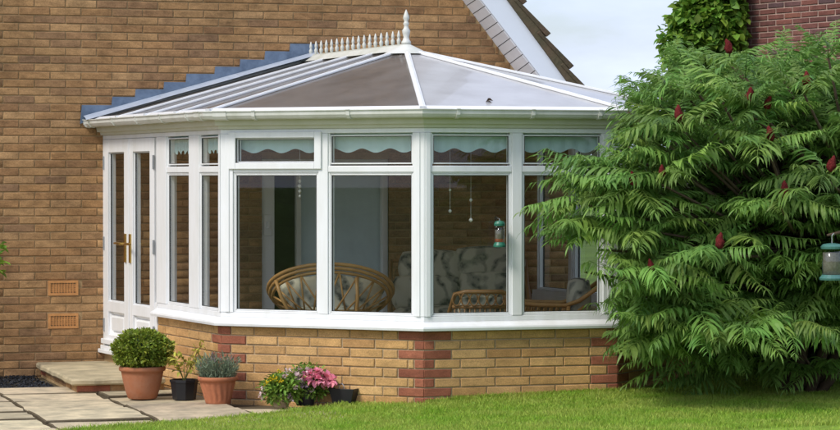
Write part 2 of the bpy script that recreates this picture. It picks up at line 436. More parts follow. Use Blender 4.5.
def raw_mesh(name, V, Fidx, m):
    """big triangle soups from numpy"""
    me = bpy.data.meshes.new(name)
    V = np.asarray(V, np.float32); Fidx = np.asarray(Fidx, np.int32)
    n = len(Fidx); k = Fidx.shape[1]
    me.vertices.add(len(V)); me.vertices.foreach_set('co', V.ravel())
    me.loops.add(n * k); me.loops.foreach_set('vertex_index', Fidx.ravel())
    me.polygons.add(n); me.polygons.foreach_set('loop_start', np.arange(0, n * k, k, dtype=np.int32))
    me.update(calc_edges=True); me.validate()
    if m: me.materials.append(MATS[m])
    return me

def leaves(centres, dirs, size, width=0.5, fold=0.25, jitter=0.6, m='box_leaf', name='foliage', droop=0.0, svar=0.35):
    """leaf-shaped folded faces (six points, four triangles) at the given points, growing along dirs"""
    n = len(centres); C = np.asarray(centres, float); D = np.asarray(dirs, float) + RNG.normal(0, jitter, (n, 3)); D[:, 2] -= droop
    D /= np.linalg.norm(D, axis=1)[:, None] + 1e-9
    up = RNG.normal(0, 0.5, (n, 3)) + np.array([0, 0, 1.0]); S = np.cross(D, up); S /= np.linalg.norm(S, axis=1)[:, None] + 1e-9
    N = np.cross(S, D)
    L = size * (1 + RNG.uniform(-svar, svar, n))[:, None]; W = L * width / 2
    b = C; mid = C + D * L * 0.5 - N * L * 0.03; t = C + D * L - N * L * fold * 0.5
    l1 = C + D * L * 0.35 + S * W + N * W * fold; l2 = C + D * L * 0.7 + S * W * 0.75 + N * W * fold * 0.6
    r1 = C + D * L * 0.35 - S * W + N * W * fold; r2 = C + D * L * 0.7 - S * W * 0.75 + N * W * fold * 0.6
    V = np.stack([b, l1, l2, t, r2, r1, mid], 1).reshape(-1, 3)
    base = (np.arange(n) * 7)[:, None]
    tri = np.array([[0, 1, 6], [1, 2, 6], [2, 3, 6], [3, 4, 6], [4, 5, 6], [5, 0, 6]])
    Fi = (base[:, None, :] * 0 + base[:, :, None] + tri[None]).reshape(-1, 3)
    return raw_mesh(name, V, Fi, m)

# ------------------------------------------------------------------ plan of the place
A = np.array([-1.566, 3.92]); B = np.array([-1.203, 1.0735]); C = np.array([0.0, 0.0]); D = np.array([1.443, 0.0])
E = np.array([2.50, 1.02]); Fp = np.array([2.27, 3.92])
WALL_Y = 3.92
PLAN = [A, B, C, D, E, Fp]
Z_CILL0, Z_CILL1 = 0.473, 0.535
Z_HEAD = 1.888
Z_PATIO = -0.07
COURSE, BL = 0.0657, 0.2565
W0, W1 = np.array([-6.0, WALL_Y]), np.array([3.0, WALL_Y])

def lawn_z(x, y):
    t = min(max((x + 1.3) / 2.6, 0), 1); t = t * t * (3 - 2 * t)
    return -0.060 + 0.075 * t + 0.008 * math.sin(x * 1.7 + y * 1.1)

# ------------------------------------------------------------------ ground, lawn, patio
g = MB(); g.add([(-400, -400, -0.16), (400, -400, -0.16), (400, 400, -0.16), (-400, 400, -0.16)], [(0, 1, 2, 3)])
kind(g.build('ground', 'field'), 'structure')

EDGE = [(-3.6, -1.75), (-2.6, -0.95), (-1.9, -0.63), (-1.15, -0.13), (-0.53, 0.27), (-0.42, 0.42)]
def edge_y(x):
    for (x0, y0), (x1, y1) in zip(EDGE[:-1], EDGE[1:]):
        if x0 <= x <= x1: return y0 + (y1 - y0) * (x - x0) / (x1 - x0)
    return -1.75 if x < -3.6 else 9
def in_lawn(x, y):
    if x < -0.42: return y < edge_y(x) + 0.012 * math.sin(x * 23)
    # outside the conservatory plinth
    if y > 0:
        if x < 0: return y < -x * (B[1] / -B[0]) - 0.01
        if x < D[0] + 0.02: return False
        return (x - D[0]) > y * (E[0] - D[0]) / E[1] + 0.02
    return y < -0.015 or x > D[0] + 0.02
lw = MB(); step = 0.12
xs = np.arange(-5.0, 7.0, step); ys = np.arange(-8.0, 4.0, step)
idx = {}
def lv(i, j):
    if (i, j) not in idx:
        x, y = xs[i], ys[j]; idx[(i, j)] = len(lw.v); lw.v.append((x, y, lawn_z(x, y) - 0.012))
    return idx[(i, j)]
for i in range(len(xs) - 1):
    for j in range(len(ys) - 1):
        x, y = xs[i] + step / 2, ys[j] + step / 2
        if x < -0.30 and y > edge_y(x) + 0.02: continue
        lw.f.append((lv(i, j), lv(i + 1, j), lv(i + 1, j + 1), lv(i, j + 1)))
kind(lw.build('lawn', 'lawn_soil', smooth=True), 'structure')

# grass blades: dense where the picture looks, thinner outward
def grass():
    P = []
    def scatter(n, x0, x1, y0, y1):
        X = RNG.uniform(x0, x1, n); Y = RNG.uniform(y0, y1, n)
        for x, y in zip(X, Y):
            if in_lawn(x, y): P.append((x, y))
    scatter(130000, -2.8, 3.4, -2.6, 0.6)
    scatter(16000, -4.5, 5.0, -6.0, -2.6)
    scatter(9000, 1.5, 4.6, 0.0, 3.5)
    # longer tufts along the paving edge and the plinth
    T = []
    for k in range(3200):
        s = RNG.uniform(0, 1); x = -2.9 + 2.5 * s
        T.append((x, edge_y(x) - abs(RNG.normal(0, 0.035)) + 0.02))
    for k in range(2600):
        s = RNG.uniform(0, 1); T.append((1.45 * s, -0.012 - abs(RNG.normal(0, 0.03))))
    P = np.array(P); T = np.array(T); n0 = len(P)
    P = np.concatenate([P, T]); n = len(P)
    Zb = np.array([lawn_z(x, y) for x, y in P]) - 0.012
    clump = 0.5 + 0.5 * np.sin(P[:, 0] * 5.1 + np.sin(P[:, 1] * 4.3) * 1.7) * np.sin(P[:, 1] * 6.3 + 1.1)
    h = RNG.uniform(0.017, 0.034, n) * (0.8 + 0.35 * clump); h[n0:] *= RNG.uniform(0.9, 1.6, n - n0)
    an = RNG.uniform(0, 2 * np.pi, n); wd = RNG.uniform(0.0022, 0.0038, n)
    lean = RNG.uniform(0.15, 0.9, n) * h; la = RNG.uniform(0, 2 * np.pi, n)
    b = np.stack([P[:, 0], P[:, 1], Zb], 1)
    sdv = np.stack([np.cos(an) * wd, np.sin(an) * wd, np.zeros(n)], 1)
    ln = np.stack([np.cos(la) * lean, np.sin(la) * lean, np.zeros(n)], 1)
    upv = np.stack([np.zeros(n), np.zeros(n), h], 1)
    V = np.stack([b - sdv, b + sdv, b + ln * 0.35 + upv * 0.6 + sdv * 0.8, b + ln * 0.35 + upv * 0.6 - sdv * 0.8, b + ln + upv], 1).reshape(-1, 3)
    base = (np.arange(n) * 5)[:, None, None]
    Fi = (base + np.array([[0, 1, 2], [0, 2, 3], [3, 2, 4]])[None]).reshape(-1, 3)
    o = link('grass', raw_mesh('grass', V, Fi, 'grass'), None)
    kind(o, 'stuff'); o['label'] = 'short mown lawn grass in front of the conservatory'
grass()

patio = MB(); patio.prism([(-8, -6), (-0.3, -6), (-0.3, 0.36), (-1.15, 1.2), (-1.35, 3.9), (-8, 3.9)], -0.155, Z_PATIO - 0.024)
patio = kind(patio.build('patio', 'joint_sand'), 'structure')
def flag(x0, x1, y0, y1):
    """one riven flagstone with uneven edges"""
    pts = []
    for (ax, ay), (bx, by) in (((x0, y0), (x1, y0)), ((x1, y0), (x1, y1)), ((x1, y1), (x0, y1)), ((x0, y1), (x0, y0))):
        for k in range(4):
            t = k / 4; r = 0.013
            pts.append((ax + (bx - ax) * t + random.uniform(-r, r), ay + (by - ay) * t + random.uniform(-r, r)))
    zt = Z_PATIO + random.uniform(-0.008, 0.008); tx, ty = random.uniform(-.012, .012), random.uniform(-.014, .014)
    cx, cy = (x0 + x1) / 2, (y0 + y1) / 2; k = len(pts)
    zf = lambda p: zt + (p[0] - cx) * tx + (p[1] - cy) * ty
    m = MB(); ins = [(cx + (p[0] - cx) * 0.975, cy + (p[1] - cy) * 0.975) for p in pts]
    m.add([(p[0], p[1], Z_PATIO - 0.05) for p in pts] + [(p[0], p[1], zf(p) - 0.008) for p in pts] + [(p[0], p[1], zf(p)) for p in ins],
          [(i, (i + 1) % k, (i + 1) % k + k, i + k) for i in range(k)] + [(i + k, (i + 1) % k + k, (i + 1) % k + 2 * k, i + 2 * k) for i in range(k)] + [tuple(range(2 * k, 3 * k))])
    o = m.build('flagstone', 'flagstone', patio, origin=(cx, cy, Z_PATIO)); o.data.materials.append(MATS['joint_sand'])
    for pi in range(2 * k): o.data.polygons[pi].material_index = 1
colx = [-5.0, -4.2, -3.45, -2.66, -1.94, -1.22, -0.62]
JOINTS = {2: [-2.2, -1.6, -1.1, -0.62, 0.10, 0.62, 1.36, 1.95, 2.61], 3: [-2.5, -1.8, -1.3, -0.75, -0.12, 0.72, 1.48, 2.08, 2.7, 3.3], 4: [-2.0, -1.2, -0.35, 0.42, 0.98, 1.62, 2.1, 2.8, 3.4], 5: [-1.4, -0.7, 0.02, 0.40, 0.86]}
for ci in range(len(colx) - 1):
    x0, x1 = colx[ci], colx[ci + 1]
    y = -3.0 + random.uniform(0, 0.3)
    if ci == 3: y = -3.15
    while y < 3.8:
        js = JOINTS.get(ci)
        y1 = min([v for v in js if v > y + .01], default=3.85) if js else min(y + random.choice([0.42, 0.55, 0.65]), 3.85)
        lim = 9
        cx = (x0 + x1) / 2
        if cx < -2.12 and y1 > 2.62: y1 = 2.60; lim = 2.6
        if cx > -1.25: 
            lim = 0.40 if cx > -0.95 else 1.0
            if y >= lim: break
            y1 = min(y1, lim)
        if y1 > edge_y(x1) - 0.9 and y1 - y > 0.08:
            if cx > -2.12 and cx < -1.25 and y > 3.4: pass
            flag(x0 + 0.012, x1 - 0.012, y + 0.013, y1 - 0.013)
        if y1 >= lim: break
        y = y1
# low dark slate chippings along the foot of the house wall
gb = MB(); gb.prism([(-7, 2.63), (-2.14, 2.63), (-2.14, 3.91), (-7, 3.91)], -0.15, -0.088)
kind(gb.build('gravel_bed', 'joint_sand'), 'structure')
def chips(n=5200):
    Pc = np.stack([RNG.uniform(-4.2, -2.15, n), RNG.uniform(2.64, 3.9, n), np.full(n, -0.083)], 1)
    r = RNG.uniform(0.010, 0.026, n)
    q = RNG.normal(0, 1, (n, 4, 3)); q /= np.linalg.norm(q, axis=2)[:, :, None]; q[:, :, 2] *= 0.6
    V = (Pc[:, None, :] + q * r[:, None, None] + np.array([0, 0, 0.004])).reshape(-1, 3)
    Fi = ((np.arange(n) * 4)[:, None, None] + np.array([[0, 1, 2], [0, 2, 3], [0, 3, 1], [1, 3, 2]])[None]).reshape(-1, 3)
    o = link('slate_chippings', raw_mesh('slate_chippings', V, Fi, 'slate_gravel'), None); kind(o, 'stuff')
    o['label'] = 'dark slate chippings along the foot of the house wall'
chips()

# ------------------------------------------------------------------ brick helpers
BRICK_MESH = {}
def brick_shape(L, H, Dp, key, m):
    """brick with softened front edges, front face at y = 0, body behind it"""
    k = (round(L, 3), round(H, 3), key, m)
    if k in BRICK_MESH: return BRICK_MESH[k]
    rr = random.Random(str(k)); c = 0.004
    j = lambda: rr.uniform(-0.0018, 0.0018)
    V = [(-L / 2, Dp, -H / 2), (L / 2, Dp, -H / 2), (L / 2, Dp, H / 2), (-L / 2, Dp, H / 2)]
    V += [(-L / 2 + j(), c, -H / 2 + j()), (L / 2 + j(), c, -H / 2 + j()), (L / 2 + j(), c, H / 2 + j()), (-L / 2 + j(), c, H / 2 + j())]
    V += [(-L / 2 + c + j(), 0, -H / 2 + c), (L / 2 - c + j(), 0, -H / 2 + c), (L / 2 - c + j(), 0, H / 2 - c), (-L / 2 + c + j(), 0, H / 2 - c)]
    Fc = [(8, 9, 10, 11)]
    for i in range(4):
        k2 = (i + 1) % 4
        Fc += [(i, k2, k2 + 4, i + 4), (i + 4, k2 + 4, k2 + 8, i + 8)]
    me = bpy.data.meshes.new('brick'); me.from_pydata(V, [], Fc); me.update(); me.materials.append(MATS[m])
    BRICK_MESH[k] = me
    return me
def put_brick(parent, F, s, z, L, H, m, proud=0.0, Dp=0.06):
    O, u, n = F
    me = brick_shape(L, H, Dp, random.randint(0, 2), m)
    o = bpy.data.objects.new('brick', me); COL.objects.link(o)
    p = O + u * s + n * proud
    o.location = (p[0], p[1], z)
    o.rotation_euler = (random.uniform(-.004, .004), random.uniform(-.006, .006), math.atan2(u[1], u[0]))
    o.parent = parent; o.matrix_parent_inverse = Matrix.Identity(4)
    return o
def field_bricks(parent, items, m, name='brickwork'):
    """the bricks past the picked-out ones: same geometry joined into one part"""
    V = []; Fi = []
    for (F, s, z, L, H, proud) in items:
        O, u, n = F; c = 0.004; k = len(V)
        for d, e in ((-0.06, 0), (-c, 0), (0, c)):
            for a, b in ((-1, -1), (1, -1), (1, 1), (-1, 1)):
                ss = s + a * (L / 2 - e); p = O + u * ss + n * (d + proud)
                V.append((p[0], p[1], z + b * (H / 2 - e)))
        Fi.append((k + 8, k + 9, k + 10, k + 11))
        for i in range(4):
            q = (i + 1) % 4
            Fi += [(k + i, k + q, k + q + 4, k + i + 4), (k + i + 4, k + q + 4, k + q + 8, k + i + 8)]
    o = link(name, raw_mesh(name, V, Fi, m), None, parent)
    kind(o, 'stuff')
    return o
J = 0.0088

# ------------------------------------------------------------------ the house
house = empty('house', (-1.5, WALL_Y, -0.12), 'brown brick gable house behind the conservatory with white barge board', 'house')
def wx(px): return float(hit(px, W0, W1)[0])
def wz(px, py): return zat(py, hit(px, W0, W1))
gx0, gz0 = wx(463), wz(463, 0); gx1, gz1 = wx(517), wz(517, 72)
GS = (gz1 - gz0) / (gx1 - gx0)               # verge slope
def verge(x): return gz0 + GS * (x - gx0)
RX = 2.62; EAVE_Z = verge(RX); AX = -1.5; APEX = verge(AX); LX = 2 * AX - RX
DX0, DX1 = wx(262), wx(389); DZ0, DZ1 = 0.06, wz(330, 159)
wl = MB(); Y0, Y1 = WALL_Y + 0.007, WALL_Y + 0.28
def wallpiece(poly):
    k = len(poly)
    wl.add([(x, Y0, z) for x, z in poly] + [(x, Y1, z) for x, z in poly],
           [tuple(range(k)), tuple(range(k, 2 * k))[::-1]] + [(i, i + k, (i + 1) % k + k, (i + 1) % k) for i in range(k)])
wallpiece([(LX, -0.3), (DX0, -0.3), (DX0, DZ1), (DX0, APEX - abs(GS) * abs(DX0 - AX)), (AX, APEX), (LX, EAVE_Z)])
wallpiece([(DX0, DZ1), (DX1, DZ1), (DX1, verge(DX1)), (DX0, verge(DX0))])
wallpiece([(DX1, -0.3), (RX, -0.3), (RX, EAVE_Z), (DX1, verge(DX1))])
wallpiece([(DX0, -0.3), (DX1, -0.3), (DX1, DZ0), (DX0, DZ0)])
wall = wl.build('wall', 'mortar', house)
HF = (np.array([0.0, WALL_Y]), np.array([1.0, 0.0]), np.array([0.0, -1.0]))
AB_AIR = [(63, 288), (63, 321)]
airs = [(wx(px), wz(px, py)) for px, py in AB_AIR]
cands = []
zb = -0.26
row = 0
PHASE = 0.03
z0c = wz(63, 296.0) # bottom of the upper air brick sits on a bed joint
zb = z0c - COURSE * math.ceil((z0c + 0.26) / COURSE)
zz = zb
while zz < APEX:
    zc = zz + COURSE / 2; off = PHASE + (BL / 2 if row % 2 else 0)
    x = LX + off - BL
    while x < RX:
        xl, xr = x + J / 2, x + BL - J / 2
        x += BL
        segs = [(max(xl, LX), min(xr, RX))]
        top = zz + COURSE - J / 2
        # verge cut
        if top > EAVE_Z:
            xm = AX + (APEX - top) / abs(GS); xn = 2 * AX - xm
            segs = [(max(a, xn), min(b, xm)) for a, b in segs]
        # patio door opening
        if zc > DZ0 - 0.02 and zc < DZ1 + 0.02:
            ns = []
            for a, b in segs:
                if b <= DX0 or a >= DX1: ns.append((a, b)); continue
                if a < DX0: ns.append((a, DX0))
                if b > DX1: ns.append((DX1, b))
            segs = ns
        for ax_, az_ in airs:
            if abs(zc - az_) < COURSE:
                ns = []
                for a, b in segs:
                    l_, r_ = ax_ - BL / 2, ax_ + BL / 2
                    if b <= l_ or a >= r_: ns.append((a, b)); continue
                    if a < l_: ns.append((a, l_ - J))
                    if b > r_: ns.append((r_ + J, b))
                segs = ns
        for a, b in segs:
            if b - a > 0.02: cands.append(((a + b) / 2, zc, b - a, COURSE - J))
    zz += COURSE; row += 1
def proj(x, y, z):
    d = np.array([x, y]) - CAM2; Zd = np.dot(d, FWD)
    return 420 + FPX * np.dot(d, RGT) / Zd, 178 - (z - EYE) * FPX / Zd
near, rest = [], []
for c in cands:
    px, py = proj(c[0], WALL_Y, c[1])
    roofy = 118 - (px - 80) * 0.285 if px < 305 else 52
    open_wall = (-8 < px < 104 and -4 < py < 384) or (px >= 80 and px < 505 and -4 < py < roofy + 3 and not (px < 104 and py > 120))
    (near if open_wall else rest).append((c, px, py))
near.sort(key=lambda t: (t[1] < -2) + (t[2] < 2))
for (c, px, py) in near[:300]:
    put_brick(wall, HF, c[0], c[1], c[2], c[3], 'house_brick', proud=random.uniform(-0.0015, 0.0025))
field_bricks(wall, [(HF, c[0], c[1], c[2], c[3], random.uniform(-0.0015, 0.0025)) for c, _, _ in near[300:] + rest], 'house_brick_field')
for ax_, az_ in airs:
    ab = MB(); L, H = BL - J, 2 * COURSE - J
    y_ = WALL_Y - 0.006
    f = 0.020
    ab.box(ax_ - L / 2, ax_ + L / 2, y_, y_ + 0.05, az_ + H / 2 - f, az_ + H / 2); ab.box(ax_ - L / 2, ax_ + L / 2, y_, y_ + 0.05, az_ - H / 2, az_ - H / 2 + f)
    ab.box(ax_ - L / 2, ax_ - L / 2 + f, y_ + .001, y_ + 0.05, az_ - H / 2 + f, az_ + H / 2 - f); ab.box(ax_ + L / 2 - f, ax_ + L / 2, y_ + .001, y_ + 0.05, az_ - H / 2 + f, az_ + H / 2 - f)
    for i in range(1, 9):
        x_ = ax_ - L / 2 + f + (L - 2 * f) * i / 9; ab.box(x_ - .004, x_ + .004, y_ + .004, y_ + .04, az_ - H / 2 + f, az_ + H / 2 - f)
    for i in range(1, 5):
        z_ = az_ - H / 2 + f + (H - 2 * f) * i / 5; ab.box(ax_ - L / 2 + f, ax_ + L / 2 - f, y_ + .006, y_ + .04, z_ - .0055, z_ + .0055)
    a_ = ab.build('air_brick', 'terracotta_vent', wall)
# rest of the house body, verge and roof behind the gable
bd = MB(); bd.box(LX, LX + 0.28, WALL_Y + 0.281, WALL_Y + 7, -0.3, EAVE_Z); bd.box(RX - 0.28, RX, WALL_Y + 0.281, WALL_Y + 7, -0.3, EAVE_Z); bd.box(LX, RX, WALL_Y + 7.001, WALL_Y + 7.28, -0.3, EAVE_Z)
bd.build('side_wall', 'mortar', house)
ic = MB(); ic.box(LX + .3, RX - .3, WALL_Y + .3, WALL_Y + 6.9, 2.0, 2.1); ic.box(LX + .3, RX - .3, WALL_Y + .3, WALL_Y + 6.9, -0.1, 0.05); ic.box(DX0 - 1.2, DX1 + 1.2, WALL_Y + 3.2, WALL_Y + 3.3, 0.05, 2.0)
ic.build('inner_floors', 'room_wall', house)
OH = 0.33                                     # verge overhang in front of the wall
def off_line(px0, py0, px1, py1, y):
    a = hit(px0, (-6, y), (3, y)); b = hit(px1, (-6, y), (3, y))
    return (a[0], zat(py0, a)), (b[0], zat(py1, b))
yb = WALL_Y - OH
(lx0, lz0), (lx1, lz1) = off_line(481, 0, 541, 77, yb)     # lower edge of the barge board
(ux0, uz0), (ux1, uz1) = off_line(509, 0, 572, 86, yb)     # upper edge
def ext(x0, z0, x1, z1, x): return z0 + (z1 - z0) * (x - x0) / (x1 - x0)
XA, XB = AX, RX + 0.2
bb = MB()
bl_ = [(XA, ext(lx0, lz0, lx1, lz1, XA)), (XB, ext(lx0, lz0, lx1, lz1, XB)), (XB, ext(ux0, uz0, ux1, uz1, XB)), (XA, ext(ux0, uz0, ux1, uz1, XA))]
bb.add([(x, yb, z) for x, z in bl_] + [(x, yb + 0.024, z) for x, z in bl_], [(0, 1, 2, 3), (7, 6, 5, 4), (0, 4, 5, 1), (1, 5, 6, 2), (2, 6, 7, 3), (3, 7, 4, 0)])
bb.build('barge_board', 'barge_board', house, bevel=0.003)
# soffit boards between barge board and wall, each board of its own
sdx = (lx1 - lx0); sdz = (lz1 - lz0); sl = math.hypot(sdx, sdz); ux, uz = sdx / sl, sdz / sl
zlow = lambda x: ext(lx0, lz0, lx1, lz1, x)
x = XA
while x < XB - 0.05:
    x2 = x + 0.088 * ux - 0.0045
    P_ = []
    for (xx, yy) in ((x, yb + 0.026), (x2, yb + 0.026), (x2, WALL_Y + 0.02), (x, WALL_Y + 0.02)):
        t = (yy - yb) / OH
        zz_ = zlow(xx) * (1 - t) + verge(xx) * t
        P_.append((xx, yy, zz_ + 0.012))
    m = MB(); m.slab(P_, 0.012); m.build('soffit_board', 'soffit_board', house)
    x = x2 + 0.0045
# roof slope and verge tiles
def tz(x, lift=0): return ext(ux0, uz0, ux1, uz1, x) + lift
rf = MB(); rf.slab([(AX, yb + 0.03, tz(AX, -0.01)), (XB, yb + 0.03, tz(XB, -0.01)), (XB, WALL_Y + 7.5, tz(XB, -0.01)), (AX, WALL_Y + 7.5, tz(AX, -0.01))], 0.10)
xl_ = 2 * AX - XB
rf.slab([(xl_, yb + 0.03, tz(XB, -0.01)), (AX, yb + 0.03, tz(AX, -0.01)), (AX, WALL_Y + 7.5, tz(AX, -0.01)), (xl_, WALL_Y + 7.5, tz(XB, -0.01))], 0.10)
roof = rf.build('roof', 'roof_tile', house)
tx_ = ux1 - ux0; tzz = uz1 - uz0; tl = math.hypot(tx_, tzz); tx_, tzz = tx_ / tl, tzz / tl
nx_, nz_ = -tzz, tx_
pit = 0.345
k = 0; x = AX
while x < XB:
    a = Vector((x, 0, tz(x))); t = Vector((tx_, 0, tzz)); nn = Vector((nx_, 0, nz_))
    for col_ in range(3):
        y0 = yb - 0.035 + col_ * 0.31; y1 = y0 + 0.30
        up0 = 0.018 + random.uniform(-.004, .004); th = 0.05
        p0 = a - t * 0.06 + nn * up0; p1 = a + t * (pit + 0.02) + nn * (up0 + 0.045)
        vv = []
        for p, hh in ((p0, 0.03), (p1, th)):
            for yy in (y0, y1):
                vv += [(p.x, yy, p.z), (p.x + nn.x * hh, yy, p.z + nn.z * hh)]
        m = MB(); m.add(vv, [(0, 2, 6, 4), (1, 5, 7, 3), (0, 4, 5, 1), (2, 3, 7, 6), (0, 1, 3, 2), (4, 6, 7, 5)])
        m.build('roof_tile', 'roof_tile', roof, bevel=0.006)
    x += pit * tx_
# mortar bedding under the verge tiles
vb = MB(); vb.bar((AX, yb - 0.006, tz(AX, -0.03)), (XB, yb - 0.006, tz(XB, -0.03)), 0.04, 0.075, up=(nx_, 0, nz_)); vb.build('verge_mortar', 'roof_tile', house)

# patio door of the house, seen through the conservatory
pd = empty('patio_door', ((DX0 + DX1) / 2, WALL_Y + 0.1, DZ0), 'white framed glazed patio door in the house wall inside the conservatory', 'door')
fr = MB(); y0, y1 = WALL_Y + 0.03, WALL_Y + 0.11; fw = 0.085
fr.box(DX0, DX0 + 0.115, y0, y1, DZ0, DZ1); fr.box(DX1 - 0.05, DX1, y0, y1, DZ0, DZ1); fr.box(DX0 + 0.115, DX1 - 0.05, y0, y1, DZ1 - 0.07, DZ1); fr.box(DX0 + 0.115, DX1 - 0.05, y0, y1, DZ0, DZ0 + 0.1)
fr.build('frame', 'upvc', pd, bevel=0.004)
xm = wx(300)
fr = MB(); fr.box(xm - 0.02, xm + 0.02, y0 + .01, y1 - .01, DZ0 + 0.1, DZ1 - 0.07); fr.build('stile', 'upvc_trim', pd)
gl = MB(); gl.add([(DX0 + 0.115, y0 + .04, DZ0 + .1), (xm - .02, y0 + .04, DZ0 + .1), (xm - .02, y0 + .04, DZ1 - .07), (DX0 + .115, y0 + .04, DZ1 - .07)], [(0, 1, 2, 3)]); gl.build('pane', 'glass', pd)
gl = MB(); gl.add([(xm + .02, y0 + .04, DZ0 + .1), (DX1 - .05, y0 + .04, DZ0 + .1), (DX1 - .05, y0 + .04, DZ1 - .07), (xm + .02, y0 + .04, DZ1 - .07)], [(0, 1, 2, 3)]); gl.build('pane', 'glass', pd)
hp = MB(); hx_ = wx(268.5); hz = wz(268, 225); hp.box(hx_ - .035, hx_ + .035, y0 - .012, y0 - .0005, hz - .09, hz + .09); hp.box(hx_ - .012, hx_ + .012, y0 - .05, y0 - .012, hz - .03, hz + .03)
hp.build('lock_plate', 'upvc', pd, bevel=0.004)
cu = MB(); nF = 46; cx0, cx1 = xm + 0.01, DX1 - 0.03
pts = [(cx0 + (cx1 - cx0) * i / nF, y1 + 0.02 + 0.0006 * math.sin(i * 1.25)) for i in range(nF + 1)]
for (xa, ya), (xb, yb2) in zip(pts[:-1], pts[1:]): cu.add([(xa, ya, DZ0 + .02), (xb, yb2, DZ0 + .02), (xb, yb2, DZ1), (xa, ya, DZ1)], [(0, 1, 2, 3)])
tag(cu.build('blind', 'curtain_cloth', None, smooth=True), 'flat pale blue blind drawn down behind the patio door glass', 'blind')

# ------------------------------------------------------------------ the conservatory
con = empty('conservatory', (0.4, 1.6, -0.1), 'white framed conservatory with dwarf brick wall and hipped polycarbonate roof', 'conservatory')
LAB = float(np.linalg.norm(B - A))
def s_on(px, P, Q): return float(np.linalg.norm(hit(px, P, Q) - P))
FAB, FBC, FCD, FDE, FEF = frame(A, B), frame(B, C), frame(C, D), frame(D, E), frame(E, Fp)
lens = [float(np.linalg.norm(b - a)) for a, b in zip(PLAN[:-1], PLAN[1:])]
S_DOOR = s_on(157.5, A, B)                    # the door fills A..S_DOOR on the side facet
APt = A + FAB[1] * S_DOOR

# dwarf wall
core = MB(); core.sweep([APt, B, C, D, E, Fp], [(-0.2, -0.28), (-0.009, -0.28), (-0.009, Z_CILL0 + 0.01), (-0.2, Z_CILL0 + 0.01)])
dwarf = core.build('dwarf_wall', 'mortar_pale', con)
zt = Z_CILL0 + 0.004
nrow = 11
SHORT, LONG = 0.075, 0.200
def facet_bricks(F, L, s0, q_start, q_end, parity):
    for r in range(nrow):
        zc = zt - COURSE * (r + 0.5) + J / 2 - 0.012; H = COURSE - J
        if r == 0: zc -= 0.0
        odd = (r + parity) % 2
        a, b = s0, L
        if q_start:
            ql = LONG if odd else SHORT
            put_brick(dwarf, F, a + ql / 2, zc, ql - J * 0.4, H, 'red_brick', proud=random.uniform(0, .002)); a += ql + J * 0.4
        if q_end:
            ql = SHORT if odd else LONG
            put_brick(dwarf, F, b - ql / 2, zc, ql - J * 0.4, H, 'red_brick', proud=random.uniform(0, .002)); b -= ql + J * 0.4
        # stretchers
        off = 0.0 if odd else -BL / 2 + 0.06
        x = a + off
        while x < b - 0.02:
            xl, xr = max(x, a) + J / 2, min(x + BL, b) - J / 2
            if xr - xl > 0.03: put_brick(dwarf, F, (xl + xr) / 2, zc, xr - xl, H, 'buff_brick', proud=random.uniform(-.001, .002))
            x += BL
facet_bricks(FAB, lens[0], S_DOOR, False, True, 1)
facet_bricks(FBC, lens[1], 0, True, True, 0)
facet_bricks(FCD, lens[2], 0, True, True, 1)
facet_bricks(FDE, lens[3], 0, True, False, 0)

# cill
cl = MB(); cl.sweep([APt, B, C, D, E, Fp], [(-0.09, Z_CILL0 + .006), (0.035, Z_CILL0 + .006), (0.058, Z_CILL0), (0.062, Z_CILL0 + 0.018), (0.058, Z_CILL0 + 0.03), (0.012, Z_CILL1 - 0.008), (0.008, Z_CILL1), (-0.09, Z_CILL1)])
cl.build('cill', 'upvc', con, bevel=0.002)
dr = MB(); dr.sweep([APt, B, C, D, E, Fp], [(-0.085, Z_CILL1 + 0.0005), (0.0, Z_CILL1 + 0.0005), (0.0, Z_CILL1 + 0.036), (-0.085, Z_CILL1 + 0.036)]); dr.build('bottom_rail', 'upvc', con, bevel=0.003)
hd = MB(); hd.sweep(PLAN, [(-0.085, Z_HEAD - 0.034), (0.0, Z_HEAD - 0.034), (0.0, Z_HEAD), (-0.085, Z_HEAD)]); hd.build('head_rail', 'upvc', con, bevel=0.003)
Z_B, Z_T = Z_CILL1 + 0.0365, Z_HEAD - 0.0345   # frame opening
T0, T1 = 1.578, 1.622                          # transom

def corner_post(i, wa, wb):
    P = PLAN[i]; F1 = frame(PLAN[i - 1], P); F2 = frame(P, PLAN[i + 1]); m = mitres(PLAN)[i]
    a0 = P - F1[1] * wa; b0 = P + F2[1] * wb
    d1, d2 = 0.004, -0.084
    poly = [a0 + F1[2] * d1, P + m * d1, b0 + F2[2] * d1, b0 + F2[2] * d2, P + m * d2, a0 + F1[2] * d2]
    mb = MB(); mb.prism(poly, Z_B, Z_T); o = mb.build('corner_post', 'upvc', con, bevel=0.004)
    # raised cover strips on the post
    for F, s_ in ((frame(PLAN[i - 1], P), lens[i - 1] - wa * 0.55), (frame(P, PLAN[i + 1]), wb * 0.55)):
        q = MB(); q.fbox(F, s_ - 0.016, s_ + 0.016, 0.0045, 0.011, Z_B + .001, Z_T - .001); q.build('cover_strip', 'upvc', o, bevel=0.002)
s_b0 = lens[0] - s_on(221.0, A, B)
s_b1 = s_on(233.0, B, C)
corner_post(1, max(s_b0, 0.03), max(s_b1, 0.06))
corner_post(2, lens[1] - s_on(413.5, B, C), s_on(431.0, C, D))
corner_post(3, lens[2] - s_on(603.0, C, D), 0.08)
corner_post(4, 0.08, 0.08)

